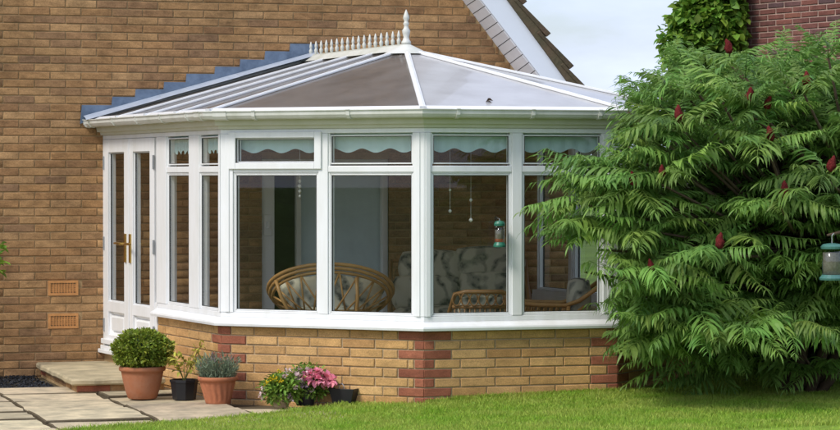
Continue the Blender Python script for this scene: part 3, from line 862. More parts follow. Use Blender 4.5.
def pane_unit(F, s0, s1, z0, z1, parent, name='pane'):
    """a glazed light: bead, black gasket and the sheet of glass"""
    bw = 0.010
    b = MB()
    for (a, c, e, f) in ((s0, s0 + bw, z0, z1), (s1 - bw, s1, z0, z1), (s0 + bw, s1 - bw, z0, z0 + bw), (s0 + bw, s1 - bw, z1 - bw, z1)):
        b.fbox(F, a + .0004, c - .0004, -0.06, -0.011, e + .0004, f - .0004)
    b.build('glazing_bead', 'upvc', parent, bevel=0.003)
    gk = MB(); g_ = 0.004
    i0, i1, j0, j1 = s0 + bw, s1 - bw, z0 + bw, z1 - bw
    for (a, c, e, f) in ((i0 - .003, i0 + g_, j0, j1), (i1 - g_, i1 + .003, j0, j1), (i0 + g_, i1 - g_, j0 - .003, j0 + g_), (i0 + g_, i1 - g_, j1 - g_, j1 + .003)):
        gk.fbox(F, a, c, -0.026, -0.0145, e, f)
    gk.build('gasket', 'gasket', parent)
    O, u, n = F; G = MB()
    P = lambda s, z: (O[0] + u[0] * s - n[0] * 0.018, O[1] + u[1] * s - n[1] * 0.018, z)
    G.add([P(i0, j0), P(i1, j0), P(i1, j1), P(i0, j1)], [(0, 1, 2, 3)])
    return G.build(name, 'glass', parent)
def light(F, s0, s1, opening=False):
    """one bay between two uprights: fixed pane, transom and top light"""
    t = MB(); t.fbox(F, s0, s1, -0.08, 0.0, T0, T1); tr = t.build('transom', 'upvc', con, bevel=0.004)
    c = (F[0] + F[1] * (s0 + s1) / 2)
    win = MB(); e = 0.012
    for (a, b_, z0_, z1_) in ((s0, s0 + e, Z_B, T0), (s1 - e, s1, Z_B, T0), (s0 + e, s1 - e, Z_B, Z_B + e), (s0 + e, s1 - e, T0 - e, T0)):
        win.fbox(F, a, b_, -0.075, -0.008, z0_ + .0005, z1_ - .0005)
    wn = win.build('fixed_window', 'upvc', con, bevel=0.003)
    pane_unit(F, s0 + e, s1 - e, Z_B + e, T0 - e, wn)
    win = MB(); d = 0.018 if opening else -0.008; e2 = 0.055 if opening else 0.012
    o_ = 0.028 if opening else 0.0
    zlo, zhi = T1 - (0.022 if opening else 0), Z_T + (0.012 if opening else 0)
    for (a, b_, z0_, z1_) in ((s0 - o_, s0 + e2 - o_, zlo, zhi), (s1 - e2 + o_, s1 + o_, zlo, zhi), (s0 + e2 - o_, s1 - e2 + o_, zlo, zlo + e2 - .01), (s0 + e2 - o_, s1 - e2 + o_, zhi - e2 + 0.012, zhi)):
        win.fbox(F, a, b_, (0.0045 if opening else -0.075), d, z0_ + .0005, z1_ - .0005)
    wn = win.build('top_light', 'upvc', con, bevel=0.004)
    if opening: wn['label'] = 'opening casement top light with a thicker sash'
    pane_unit(F, s0 - o_ + e2, s1 + o_ - e2, zlo + e2 - .01 if opening else zlo + e2, zhi - e2 + 0.012 if opening else zhi - e2, wn)
def mullion(F, s0, s1):
    m = MB(); m.fbox(F, s0, s1, -0.084, 0.003, Z_B, Z_T); m.build('mullion', 'upvc', con, bevel=0.004)

# side facet: two lights
sA = S_DOOR; post1 = s_on(166.5, A, B); m0, m1 = s_on(189.0, A, B), s_on(199.0, A, B); e1 = lens[0] - max(s_b0, 0.03)
m = MB(); m.fbox(FAB, sA - 0.02, post1, -0.085, 0.005, Z_B, Z_T); m.build('door_post', 'upvc', con, bevel=0.004)
light(FAB, post1, m0); mullion(FAB, m0, m1); light(FAB, m1, e1)
# middle facet
a0 = max(s_b1, 0.06); m0, m1 = s_on(318.5, B, C), s_on(328.0, B, C); e1 = s_on(413.5, B, C)
light(FBC, a0, m0, opening=True); mullion(FBC, m0, m1); light(FBC, m1, e1)
# front facet
a0 = s_on(431.0, C, D); m0, m1 = s_on(512.0, C, D), s_on(522.0, C, D); e1 = s_on(603.0, C, D)
light(FCD, a0, m0); mullion(FCD, m0, m1); light(FCD, m1, e1)
# far facets
for F, L in ((FDE, lens[3]), (FEF, lens[4])):
    nb = 2 if L < 2 else 4
    a, b = 0.08, L - 0.08
    for i in range(nb):
        w_ = (b - a) / nb
        if i: mullion(F, a + w_ * i - 0.03, a + w_ * i + 0.03)
        light(F, a + w_ * i + (0.03 if i else 0), a + w_ * (i + 1) - (0.03 if i < nb - 1 else 0))

# double door on the side facet
DB, DT = 0.165, Z_T
m = MB(); m.fbox(FAB, 0.0, 0.045, -0.085, 0.0, DB, DT); m.fbox(FAB, S_DOOR - 0.065, S_DOOR - 0.0205, -0.085, 0.0, DB, Z_B - .001); m.build('door_frame', 'upvc', con, bevel=0.004)
m = MB(); m.fbox(FAB, S_DOOR - 0.02, S_DOOR + 0.0, -0.085, 0.004, DB, Z_CILL0 + 0.07); m.build('door_jamb', 'upvc', con, bevel=0.002)
m = MB(); m.fbox(FAB, -0.005, S_DOOR - 0.01, -0.16, 0.045, 0.10, 0.132); m.fbox(FAB, 0.0, S_DOOR - 0.012, -0.16, 0.025, 0.1325, 0.164); m.build('door_threshold', 'upvc', con, bevel=0.005)
m = MB(); m.fbox(FAB, 0.0, S_DOOR - 0.02, -0.2, -0.01, -0.2, 0.0995); m.build('threshold_base', 'mortar', con)
dl0, dl1 = 0.046, S_DOOR - 0.066; dm = (dl0 + dl1) / 2
def z_ab(py, s):  return zat(py, A + FAB[1] * s)
def door_leaf(s0, s1, handle_side):
    st = 0.112; d0, d1 = -0.062, 0.006
    zp0, zp1 = 0.53, 1.745; zq0, zq1 = 0.255, 0.445
    m = MB()
    m.fbox(FAB, s0, s0 + st, d0, d1, DB + .004, DT - .002); m.fbox(FAB, s1 - st, s1, d0, d1, DB + .004, DT - .002)
    for z0_, z1_ in ((DB + .004, zq0), (zq1, zp0), (zp1, DT - .002)): m.fbox(FAB, s0 + st, s1 - st, d0, d1 - 0.0005, z0_, z1_)
    leaf = m.build('door', 'upvc', con, bevel=0.003)
    pane_unit(FAB, s0 + st, s1 - st, zp0, zp1, leaf)
    q = MB(); a, b = s0 + st, s1 - st
    O, u, n = FAB
    def P(s, d, z): return (O[0] + u[0] * s + n[0] * d, O[1] + u[1] * s + n[1] * d, z)
    i1, i2 = 0.035, 0.06
    ring = lambda i, d: [P(a + i, d, zq0 + i * .75), P(b - i, d, zq0 + i * .75), P(b - i, d, zq1 - i * .75), P(a + i, d, zq1 - i * .75)]
    V = ring(0.0, -0.012) + ring(i1, -0.030) + ring(i2, -0.006)
    q.add(V, [(0, 1, 5, 4), (1, 2, 6, 5), (2, 3, 7, 6), (3, 0, 4, 7), (4, 5, 9, 8), (5, 6, 10, 9), (6, 7, 11, 10), (7, 4, 8, 11), (8, 9, 10, 11)])
    q.build('door_panel', 'upvc', leaf)
    hs_ = s1 - 0.06 if handle_side > 0 else s0 + 0.06
    h = MB(); h.fbox(FAB, hs_ - 0.02, hs_ + 0.02, d1 + .0005, d1 + 0.012, 0.86, 1.09)
    p0 = P(hs_, d1 + 0.012, 1.01); p1 = P(hs_, d1 + 0.05, 1.01); p2 = P(hs_ - handle_side * 0.15, d1 + 0.052, 1.012)
    h.tube([p0, p1], 0.011); h.tube([p1, P(hs_ - handle_side * .05, d1 + .055, 1.013), p2], [0.011, 0.010, 0.008])
    h.build('door_handle', 'brass', leaf, bevel=0.002)
    hg = s0 + 0.008 if handle_side > 0 else s1 - 0.008
    for zc in (0.33, 1.0, 1.66):
        k_ = MB(); k_.fbox(FAB, hg - 0.010, hg + 0.014, d1 + .0006, d1 + 0.004, zc - .055, zc + .055); k_.tube([P(hg, d1 + .006, zc - .055), P(hg, d1 + .006, zc + .055)], 0.006)
        k_.build('hinge', 'steel', leaf)
door_leaf(dl0, dm - 0.001, 1); door_leaf(dm + 0.001, dl1, -1)
m = MB(); m.fbox(FAB, dm - 0.028, dm + 0.022, 0.0065, 0.012, DB + .01, DT - .006); m.build('meeting_strip', 'upvc', con, bevel=0.004)
m = MB(); m.fbox(FAB, dl0, dl1, 0.0065, 0.035, DB + .012, DB + .055); m.build('weather_bar', 'upvc', con, bevel=0.006)

# eaves: fascia, soffit band and gutter
EXT = [A - FAB[1] * 0.0, B, C, D, E, Fp]
fa = MB(); fa.sweep(EXT, [(-0.085, Z_HEAD + .0005), (0.018, Z_HEAD + .0005), (0.024, Z_HEAD + 0.024), (0.050, Z_HEAD + 0.027), (0.058, Z_HEAD + 0.070), (0.075, Z_HEAD + 0.1), (-0.085, Z_HEAD + 0.1)]); fa.build('fascia', 'fascia_paint', con)
GZ = 1.965
GEXT = [A - FAB[1] * 0.004, B, C, D, E, Fp]
gu = MB()
gprof = [(0.076, GZ + 0.045), (0.076, GZ + 0.012), (0.09, GZ - 0.006), (0.115, GZ - 0.012), (0.142, GZ - 0.004), (0.156, GZ + 0.016), (0.158, GZ + 0.042), (0.166, GZ + 0.044), (0.166, GZ + 0.050), (0.152, GZ + 0.050), (0.148, GZ + 0.018), (0.135, GZ + 0.004), (0.115, GZ - 0.002), (0.094, GZ + 0.004), (0.084, GZ + 0.016), (0.084, GZ + 0.045)]
gu.sweep(GEXT, gprof)
gut = gu.build('gutter', 'upvc_trim', con)
ml = mitres(GEXT)
def gutter_piece(F, s0, s1, grow, name):
    p = [(d + grow * (1 if d > 0.115 else -0.2), z + (-grow if z < GZ + 0.02 else grow * 0.4)) for d, z in gprof]
    l0, l1 = F[0] + F[1] * s0, F[0] + F[1] * s1
    m = MB(); m.sweep([l0, l1], p); m.build(name, 'upvc_trim', gut)
for F, L, ss in ((FAB, lens[0], (0.12, 0.75, 1.35, 1.95, 2.55)), (FBC, lens[1], (0.35, 1.1)), (FCD, lens[2], (0.2, 0.75, 1.25)), (FDE, lens[3], (0.3, 1.0)), (FEF, lens[4], (0.6, 1.6, 2.5))):
    for s_ in ss: gutter_piece(F, s_ - 0.013, s_ + 0.013, 0.006, 'gutter_bracket')
gutter_piece(FBC, 0.02, 0.13, 0.005, 'gutter_union'); gutter_piece(FAB, lens[0] - 0.13, lens[0] - 0.02, 0.005, 'gutter_union')
gutter_piece(FAB, -0.012, 0.012, 0.006, 'gutter_end')

# roof
RP = np.array([0.449, 1.93, 2.525]); RQ = np.array([0.18, WALL_Y - 0.01, 2.525])
me_ = mitres(PLAN); EZ = 2.012; ED = 0.105
EV = [np.array([*(p + m_ * ED), EZ]) for p, m_ in zip(PLAN, me_)]
EV[0][:2] = A + FAB[2] * ED + np.array([0, -0.012]); EV[5][1] = WALL_Y - 0.012
rfe = empty('roof', (0.45, 1.9, 2.0)); rfe.parent = con; rfe.matrix_parent_inverse = WM['conservatory']; WM['roof'] = Matrix.Translation((0.45, 1.9, 2.0)).inverted()
def L3(a, b, t): return a + (b - a) * t
def rpanel(poly, mt):
    c = np.mean(np.array(poly), axis=0); q = [c + (np.array(p) - c) * 0.997 for p in poly]
    m = MB(); m.slab([tuple(p) for p in q], 0.018); return m.build('roof_panel', mt, rfe)
nb = 4
for i in range(nb):
    t0, t1 = i / nb, (i + 1) / nb
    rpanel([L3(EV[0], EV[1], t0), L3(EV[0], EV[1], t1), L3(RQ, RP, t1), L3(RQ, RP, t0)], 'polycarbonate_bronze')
    rpanel([L3(EV[4], EV[5], t0), L3(EV[4], EV[5], t1), L3(RP, RQ, t1), L3(RP, RQ, t0)], 'polycarbonate_sky_sheen')
rpanel([EV[1], EV[2], RP], 'polycarbonate_bronze'); rpanel([EV[2], EV[3], RP], 'polycarbonate_sky_sheen'); rpanel([EV[3], EV[4], RP], 'polycarbonate_sky_sheen')
def rbar(a, b, w_, name='glazing_bar', back=0.02):
    a = np.array(a); b = np.array(b); d = (b - a) / np.linalg.norm(b - a)
    a = a - d * back * 0 ; b = b - d * 0.03
    m = MB(); m.bar(tuple(a), tuple(b), w_, 0.014); m.bar(tuple(a + np.array([0, 0, .0145])), tuple(b + np.array([0, 0, .0145])), w_ * 0.45, 0.006)
    o = m.build(name, 'upvc', rfe, bevel=0.005)
    ce_ = MB(); ce_.bar(tuple(a - d * 0.012), tuple(a - d * 0.0005), w_ * 1.1, 0.024); ce_.build('bar_end_cap', 'upvc', o)
    return o
for i in range(0, nb):
    t = i / nb if i else 0.012
    rbar(L3(EV[0], EV[1], t), L3(RQ, RP, t), 0.030)
    if i: rbar(L3(EV[4], EV[5], t), L3(RP, RQ, t), 0.048)
for i in (1, 2, 3, 4): rbar(EV[i], RP, 0.044, 'hip_bar')
et = MB(); et.sweep([p for p in PLAN], [(ED - 0.03, EZ + 0.002), (ED + 0.012, EZ - 0.012), (ED + 0.016, EZ + 0.004), (ED - 0.03, EZ + 0.026)]); et.build('eaves_trim', 'upvc', rfe)
# ridge capping and radius end
rd = MB(); rv = RP - RQ; ru = rv / np.linalg.norm(rv); rs = np.array([-ru[1], ru[0], 0])
prof = [(-0.085, -0.030), (-0.04, 0.004), (-0.02, 0.018), (0.02, 0.018), (0.04, 0.004), (0.085, -0.030)]
vv = []
for p in (RQ, RP):
    for a, z in prof: vv.append(tuple(p + rs * a + np.array([0, 0, z + 0.02])))
rd.add(vv, [(i, i + 1, i + 7, i + 6) for i in range(5)]); ridge = rd.build('ridge_cap', 'upvc_trim', rfe, smooth=False)
ec = MB(); ring0 = []; ring1 = []; nseg = 14
a0_ = math.atan2(rs[1], rs[0])
for k in range(nseg + 1):
    q = a0_ - math.pi * k / nseg
    dirv = np.array([math.cos(q), math.sin(q), 0])
    ring0.append(tuple(RP + dirv * 0.03 + np.array([0, 0, 0.045]))); ring1.append(tuple(RP + dirv * 0.19 + np.array([0, 0, -0.034])))
ec.add(ring0 + ring1, [(i, i + 1, i + nseg + 2, i + nseg + 1) for i in range(nseg)] + [tuple(range(nseg + 1))])
ec.build('ridge_end', 'upvc_trim', rfe)
# cresting: turned spikes along the ridge and the finial
cm = MB(); cm.lathe([(0.012, 0), (0.016, 0.008), (0.020, 0.022), (0.021, 0.034), (0.012, 0.044), (0.013, 0.052), (0.017, 0.058), (0.016, 0.068), (0.010, 0.086), (0.003, 0.100)], seg=10)
cme = cm.mesh('cresting_spike', True); cme.materials.append(MATS['upvc_trim'])
ncr = 17
for i in range(ncr):
    p = L3(RQ, RP, 0.03 + 0.90 * i / (ncr - 1))
    o = link('cresting_spike', cme, None, ridge); o.location = (p[0], p[1], p[2] + 0.046); o.scale = (0.78, 0.78, 1.12)
rl = MB(); rl.bar(tuple(RQ + np.array([0, 0, .0385])), tuple(RP + np.array([0, 0, .0385])), 0.022, 0.010); rl.build('cresting_rail', 'upvc_trim', ridge)
fi = MB(); fi.lathe([(0.055, 0), (0.055, 0.02), (0.042, 0.03), (0.030, 0.055), (0.042, 0.085), (0.048, 0.105), (0.030, 0.125), (0.024, 0.145), (0.036, 0.158), (0.026, 0.170), (0.022, 0.18), (0.036, 0.20), (0.034, 0.215), (0.018, 0.245), (0.003, 0.268)], c=(RP[0], RP[1], RP[2] + 0.044), seg=16, sx=0.68, sy=0.68)
fi.build('finial', 'upvc_trim', rfe, smooth=True)
# lead flashing: one stepped piece per brick course, and the apron running down the slope
fl = empty('flashing', (-0.7, WALL_Y - 0.02, 2.2)); fl.parent = con; fl.matrix_parent_inverse = WM['conservatory']; WM['flashing'] = Matrix.Translation((-0.7, WALL_Y - 0.02, 2.2)).inverted()
xe, xr_ = EV[0][0] - 0.06, RQ[0] + 0.06
zline = lambda x: EZ + 0.012 + (RQ[2] - EZ + 0.01) * (x - EV[0][0]) / (RQ[0] - EV[0][0])
nst = 9
zrow0 = zb + COURSE * math.ceil((zline(xe) - zb) / COURSE)
for i in range(nst):
    x0 = xe + (xr_ - xe) * i / nst; x1 = xe + (xr_ - xe) * (i + 1) / nst + 0.025
    zt_ = zb + COURSE * round((zline(x0) + 0.150 - zb) / COURSE) - random.uniform(0, .010)
    x0 += random.uniform(-.02, .02)
    P_ = [(x0 - 0.012, zline(x0) - 0.02), (x1, zline(x1) - 0.02), (x1, max(zt_, zline(x1))), (x0 + 0.004, zt_)]
    y_ = WALL_Y - 0.006 - 0.0016 * (i % 2) 
    m = MB(); m.add([(x, y_, z) for x, z in P_] + [(x, y_ - 0.005, z) for x, z in P_], [(3, 2, 1, 0), (4, 5, 6, 7), (0, 1, 5, 4), (1, 2, 6, 5), (2, 3, 7, 6), (3, 0, 4, 7)])
    m.build('step_flashing', 'lead', fl)
ap = MB(); n_ap = 3
for i in range(n_ap):
    x0 = xe + (xr_ - xe) * i / n_ap - (0.03 if i else 0); x1 = xe + (xr_ - xe) * (i + 1) / n_ap
    up_ = 0.003 * i
    P_ = [(x0, WALL_Y - 0.016 - up_, zline(x0) + 0.040), (x1, WALL_Y - 0.016 - up_, zline(x1) + 0.040), (x1, WALL_Y - 0.10, zline(x1) + 0.026 + up_), (x0, WALL_Y - 0.10, zline(x0) + 0.026 + up_), (x0, WALL_Y - 0.17, zline(x0) + 0.004 + up_), (x1, WALL_Y - 0.17, zline(x1) + 0.004 + up_)]
    ap = MB(); ap.add(P_, [(0, 3, 2, 1), (3, 4, 5, 2)]); ap.build('apron_flashing', 'lead_pale', fl)
# inside floor
fl_ = MB(); fl_.prism([tuple(p + m_ * -0.21) for p, m_ in zip(PLAN, me_)], -0.1, 0.09); fl_.build('floor', 'floor_tile', con)

# scalloped valances inside the top lights
def valance(F, s0, s1, label, n=3, d=-0.088):
    zt_, zb_ = Z_T + 0.004, Z_T - 0.112; N = 36
    O, u, nn = F; m = MB()
    for i in range(N):
        for a in (i,):
            t0, t1 = i / N, (i + 1) / N
            def zz(t): return zb_ - 0.026 + 0.030 * (abs(math.cos(math.pi * t * n)) ** 2.2)
            def dd(t): return d + 0.004 * math.sin(t * 40)
            q = []
            for t in (t0, t1):
                s_ = s0 + (s1 - s0) * t
                for z in (zz(t), zt_): q.append((O[0] + u[0] * s_ + nn[0] * dd(t), O[1] + u[1] * s_ + nn[1] * dd(t), z))
            m.add(q, [(0, 2, 3, 1)])
    o = m.build('valance', 'valance_cloth', None)
    tag(o, label, 'valance', 'scalloped valances in the top lights')
    so = o.modifiers.new('t', 'SOLIDIFY'); so.thickness = 0.003
    return o
e1 = lens[0] - max(s_b0, 0.03)
valance(FAB, post1 + .01, s_on(188, A, B), 'pale scalloped valance in the side window next to the double door', 5, -0.062)
valance(FAB, s_on(200, A, B), e1 - .01, 'pale scalloped valance in the side window between mullion and corner post', 5, -0.062)
valance(FBC, max(s_b1, .06) + .01, s_on(318, B, C), 'pale blue scalloped valance behind the opening casement top light', 3)
valance(FBC, s_on(328.5, B, C), s_on(413, B, C), 'pale blue scalloped valance above the round cane chair', 3)
valance(FCD, s_on(431.5, C, D), s_on(511.5, C, D), 'pale green scalloped valance above the patterned sofa', 3)
valance(FCD, s_on(522.5, C, D), s_on(602.5, C, D), 'pale green scalloped valance beside the sumac shrub', 3)

# dead leaves lying on the front roof panel
def roof_pt(px, py):
    n3 = np.cross(EV[3] - EV[2], RP - EV[2]); d = np.array([*(FWD + RGT * ((px - 420) / FPX)), -(py - 178) / FPX]); o3 = np.array([CAM2[0], CAM2[1], EYE])
    return o3 + d * (np.dot(EV[2] - o3, n3) / np.dot(d, n3))
for (px, py, sz, lab) in ((486, 102.5, 0.055, 'curled brown dead leaf lying on the pale front roof panel'),):
    q = roof_pt(px, py); me = leaves([q + np.array([0, 0, .006])] * 2, [(1, .1, .1), (.7, .7, .2)], sz, 0.5, 0.6, 0.1, 'bark', name='dead_leaf')
    tag(link('dead_leaf', me, None), lab, 'leaf')

# ------------------------------------------------------------------ stone step at the door
stp = empty('door_step', (-1.75, 3.0, -0.09), 'low stone slab step on a brick riser below the double door', 'step')
SX0, SX1, SY0, SY1 = -2.13, -1.42, 2.04, 3.90
m = MB(); m.box(SX0 + 0.05, SX1, SY0 + 0.05, SY1, -0.12, -0.021); m.build('riser', 'mortar', stp)
sf = frame((SX0 + 0.045, SY0 + 0.045), (SX1, SY0 + 0.045))
for F, L in ((sf, SX1 - SX0 - 0.045), (frame((SX0 + 0.045, SY1), (SX0 + 0.045, SY0 + 0.045)), SY1 - SY0 - 0.045)):
    x = 0
    while x < L - 0.03:
        b_ = min(x + BL, L); put = MB()
        o = put_brick(stp, F, (x + b_) / 2, -0.046, b_ - x - J, 0.05, 'red_brick' if x < BL else 'house_brick', Dp=0.04)
        o.matrix_parent_inverse = WM['door_step']; x = b_
pts = []
for (ax, ay), (bx, by) in (((SX0, SY0), (SX1, SY0)), ((SX1, SY0), (SX1, SY1)), ((SX1, SY1), (SX0, SY1)), ((SX0, SY1), (SX0, SY0))):
    nn_ = 12
    for k in range(nn_):
        t = k / nn_; pts.append((ax + (bx - ax) * t + random.uniform(-.012, .012), min(SY1, ay + (by - ay) * t + random.uniform(-.012, .012))))
k = len(pts); cx, cy = (SX0 + SX1) / 2, (SY0 + SY1) / 2
m = MB(); ins = [(cx + (p[0] - cx) * 0.97, cy + (p[1] - cy) * 0.985) for p in pts]
m.add([(p[0], p[1], -0.019) for p in ins] + [(p[0], p[1], -0.008 + random.uniform(-.003, .003)) for p in pts] + [(p[0], p[1], 0.016 + random.uniform(-.003, .003)) for p in pts] + [(p[0], p[1], 0.030) for p in ins],
      [(i + a * k, (i + 1) % k + a * k, (i + 1) % k + (a + 1) * k, i + (a + 1) * k) for a in range(3) for i in range(k)] + [tuple(range(3 * k, 4 * k)), tuple(range(k))[::-1]])
m.build('slab', 'step_stone', stp)

# ------------------------------------------------------------------ potted plants
def sphere_pts(n, c, r, shell=(0.75, 1.0), zmin=-1.0, lump=0.0):
    q = RNG.normal(0, 1, (n * 2, 3)); q /= np.linalg.norm(q, axis=1)[:, None]; q = q[q[:, 2] > zmin][:n]
    rad = RNG.uniform(shell[0], shell[1], len(q))
    if lump:
        rad *= 1 + lump * (np.sin(q[:, 0] * 7 + 1) * np.sin(q[:, 1] * 6 + 2) + 0.6 * np.sin(q[:, 2] * 9))
    return np.array(c) + q * rad[:, None] * np.array(r), q
def pot_prof(r0, r1, h, rim):
    return [(r0 * 0.96, 0), (r0, 0.006), (r0 + (r1 - r0) * 0.35, h * 0.35), (r0 + (r1 - r0) * 0.75, h * 0.74), (r1 * 0.985, h - rim), (r1 * 1.05, h - rim + 0.003), (r1 * 1.06, h - 0.005), (r1 * 1.03, h), (r1 * 0.95, h), (r1 * 0.92, h - 0.02), (r1 * 0.88, h - 0.035)]

# clipped box ball
p = on_ground(142, 399, Z_PATIO); zp = Z_PATIO + 0.004
t = empty('potted_box_ball', (p[0], p[1], zp), 'clipped round box bush in a wide plain terracotta pot by the step', 'potted plant')
m = MB(); m.lathe([(0.100, 0), (0.106, 0.006), (0.124, 0.06), (0.139, 0.12), (0.149, 0.17), (0.154, 0.198), (0.166, 0.202), (0.170, 0.212), (0.169, 0.228), (0.163, 0.235), (0.150, 0.235), (0.146, 0.215), (0.140, 0.195)], c=(p[0], p[1], zp), seg=36); m.build('pot', 'terracotta', t, smooth=True)
m = MB(); m.lathe([(0.138, 0.0), (0.08, 0.008), (0.01, 0.012)], c=(p[0], p[1], zp + 0.198), seg=20, wob=0.03); m.build('soil', 'soil', t)
c = (p[0], p[1], zp + 0.235 + 0.118)
pts, nr = sphere_pts(7500, c, (0.212, 0.205, 0.142), (0.74, 1.03), lump=0.06)
link('foliage', leaves(pts, nr, 0.022, 0.65, 0.3, 0.7, 'box_leaf'), None, t)
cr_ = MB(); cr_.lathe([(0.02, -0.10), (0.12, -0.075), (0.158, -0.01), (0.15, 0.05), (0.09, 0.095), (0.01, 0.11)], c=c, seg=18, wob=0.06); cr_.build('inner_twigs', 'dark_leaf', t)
m = MB(); m.tube([(p[0], p[1], zp + .19), (p[0], p[1], c[2])], 0.012); m.build('stem', 'bark', t)

# black nursery pot with a thin yellowing sapling
p = on_ground(184, 400, Z_PATIO)
t = empty('potted_sapling', (p[0], p[1], zp), 'thin yellow-green sapling in a square black plastic pot', 'potted plant')
m = MB(); r_ = 0.095; h_ = 0.145
prof = [(r_ * 1.15, 0.0), (r_ * 1.38, h_ * 0.86), (r_ * 1.46, h_ * 0.87), (r_ * 1.46, h_), (r_ * 1.34, h_), (r_ * 1.30, h_ - 0.025)]
V = []; Fc = []
for a, z in prof:
    for q in range(8):
        an = math.radians(45 * q + 22.5 + 17); k2 = 1.0
        V.append((p[0] + a * math.cos(an) * (1.02 if q % 2 else 0.98) * .75, p[1] + a * math.sin(an) * .75, zp + z))
for i in range(len(prof) - 1):
    for q in range(8): Fc.append((i * 8 + q, i * 8 + (q + 1) % 8, (i + 1) * 8 + (q + 1) % 8, (i + 1) * 8 + q))
Fc.append(tuple(range(8))[::-1]); Fc.append(tuple(range(40, 48)))
m.add(V, Fc); m.build('pot', 'black_plastic', t)
m = MB(); LP = []; LD = []
for k in range(9):
    an = random.uniform(0, 6.28); l_ = random.uniform(0.17, 0.29); sp = random.uniform(0.05, 0.15)
    P_ = [(p[0], p[1], zp + h_ - .03)]
    for q in range(1, 6):
        f = q / 5; P_.append((p[0] + math.cos(an) * sp * f ** 1.3, p[1] + math.sin(an) * sp * f ** 1.3, zp + h_ - .03 + l_ * f))
        if q > 2:
            for _ in range(5): LP.append(np.array(P_[-1]) + RNG.normal(0, 0.012, 3)); LD.append((math.cos(an) * .6, math.sin(an) * .6, 0.2))
    m.tube(P_, [0.0028] * 5 + [0.0012], seg=5)
m.build('stem', 'green_stem', t)
link('foliage', leaves(LP, LD, 0.046, 0.5, 0.3, 0.8, 'sapling_leaf', droop=0.2), None, t)

# fluted terracotta pot with grey-green lavender
p = on_ground(217.5, 404, Z_PATIO)
t = empty('potted_lavender', (p[0], p[1], zp), 'grey-green lavender in a terracotta pot with slanting flutes', 'potted plant')
m = MB(); seg = 44; h_ = 0.192
prof = [(0.084, 0), (0.087, 0.006), (0.090, 0.02), (0.126, h_ - 0.035), (0.133, h_ - 0.03), (0.142, h_ - 0.026), (0.144, h_ - 0.004), (0.140, h_), (0.129, h_), (0.124, h_ - 0.025)]
pr2 = []
for i in range(len(prof) - 1):
    n_ = 8 if i == 2 else 1
    for k in range(n_): f = k / n_; pr2.append((prof[i][0] + (prof[i + 1][0] - prof[i][0]) * f, prof[i][1] + (prof[i + 1][1] - prof[i][1]) * f))
pr2.append(prof[-1]); V = []; Fc = []
for r_, z in pr2:
    fl2 = 0.0045 * max(0, min(1, (z - 0.018) / 0.02)) * max(0, min(1, (h_ - 0.036 - z) / 0.02))
    for q in range(seg * 2):
        an = math.pi * q / seg
        rr = r_ + fl2 * math.sin(an * 16 + z * 26)
        V.append((p[0] + rr * math.cos(an), p[1] + rr * math.sin(an), zp + z))
sg = seg * 2
for i in range(len(pr2) - 1):
    for q in range(sg): Fc.append((i * sg + q, i * sg + (q + 1) % sg, (i + 1) * sg + (q + 1) % sg, (i + 1) * sg + q))
Fc.append(tuple(range(sg))[::-1]); m.add(V, Fc); m.build('pot', 'terracotta_bright', t, smooth=True)
m = MB(); m.lathe([(0.124, 0), (0.01, 0.01)], c=(p[0], p[1], zp + h_ - 0.03), seg=20); m.build('soil', 'soil', t)
LP = []; LD = []; tips = []
for k in range(230):
    an = random.uniform(0, 6.28); r_ = 0.11 * math.sqrt(random.random()); l_ = random.uniform(0.09, 0.195) * (1.05 - r_ * 2.4)
    lean_ = 0.2 + r_ * 6
    for q in range(11):
        f = q / 10; LP.append((p[0] + math.cos(an) * (r_ + lean_ * 0.06 * f), p[1] + math.sin(an) * (r_ + lean_ * 0.06 * f), zp + h_ - .03 + l_ * f))
        LD.append((math.cos(an) * lean_ * .5, math.sin(an) * lean_ * .5, 1.0))
    tips.append((LP[-1], LD[-1]))
link('foliage', leaves(LP, LD, 0.034, 0.16, 0.2, 0.5, 'lavender_leaf'), None, t)
fp = []; fd = []
for (tp, td) in tips[::21]:
    fp = [np.array(tp) + np.array([td[0] * .02, td[1] * .02, 0.004 * q]) for q in range(10)]
    link('flower_spike', leaves(fp, [td] * 10, 0.012, 0.7, 0.3, 1.0, 'petal_mauve', name='flower_spike'), None, t)

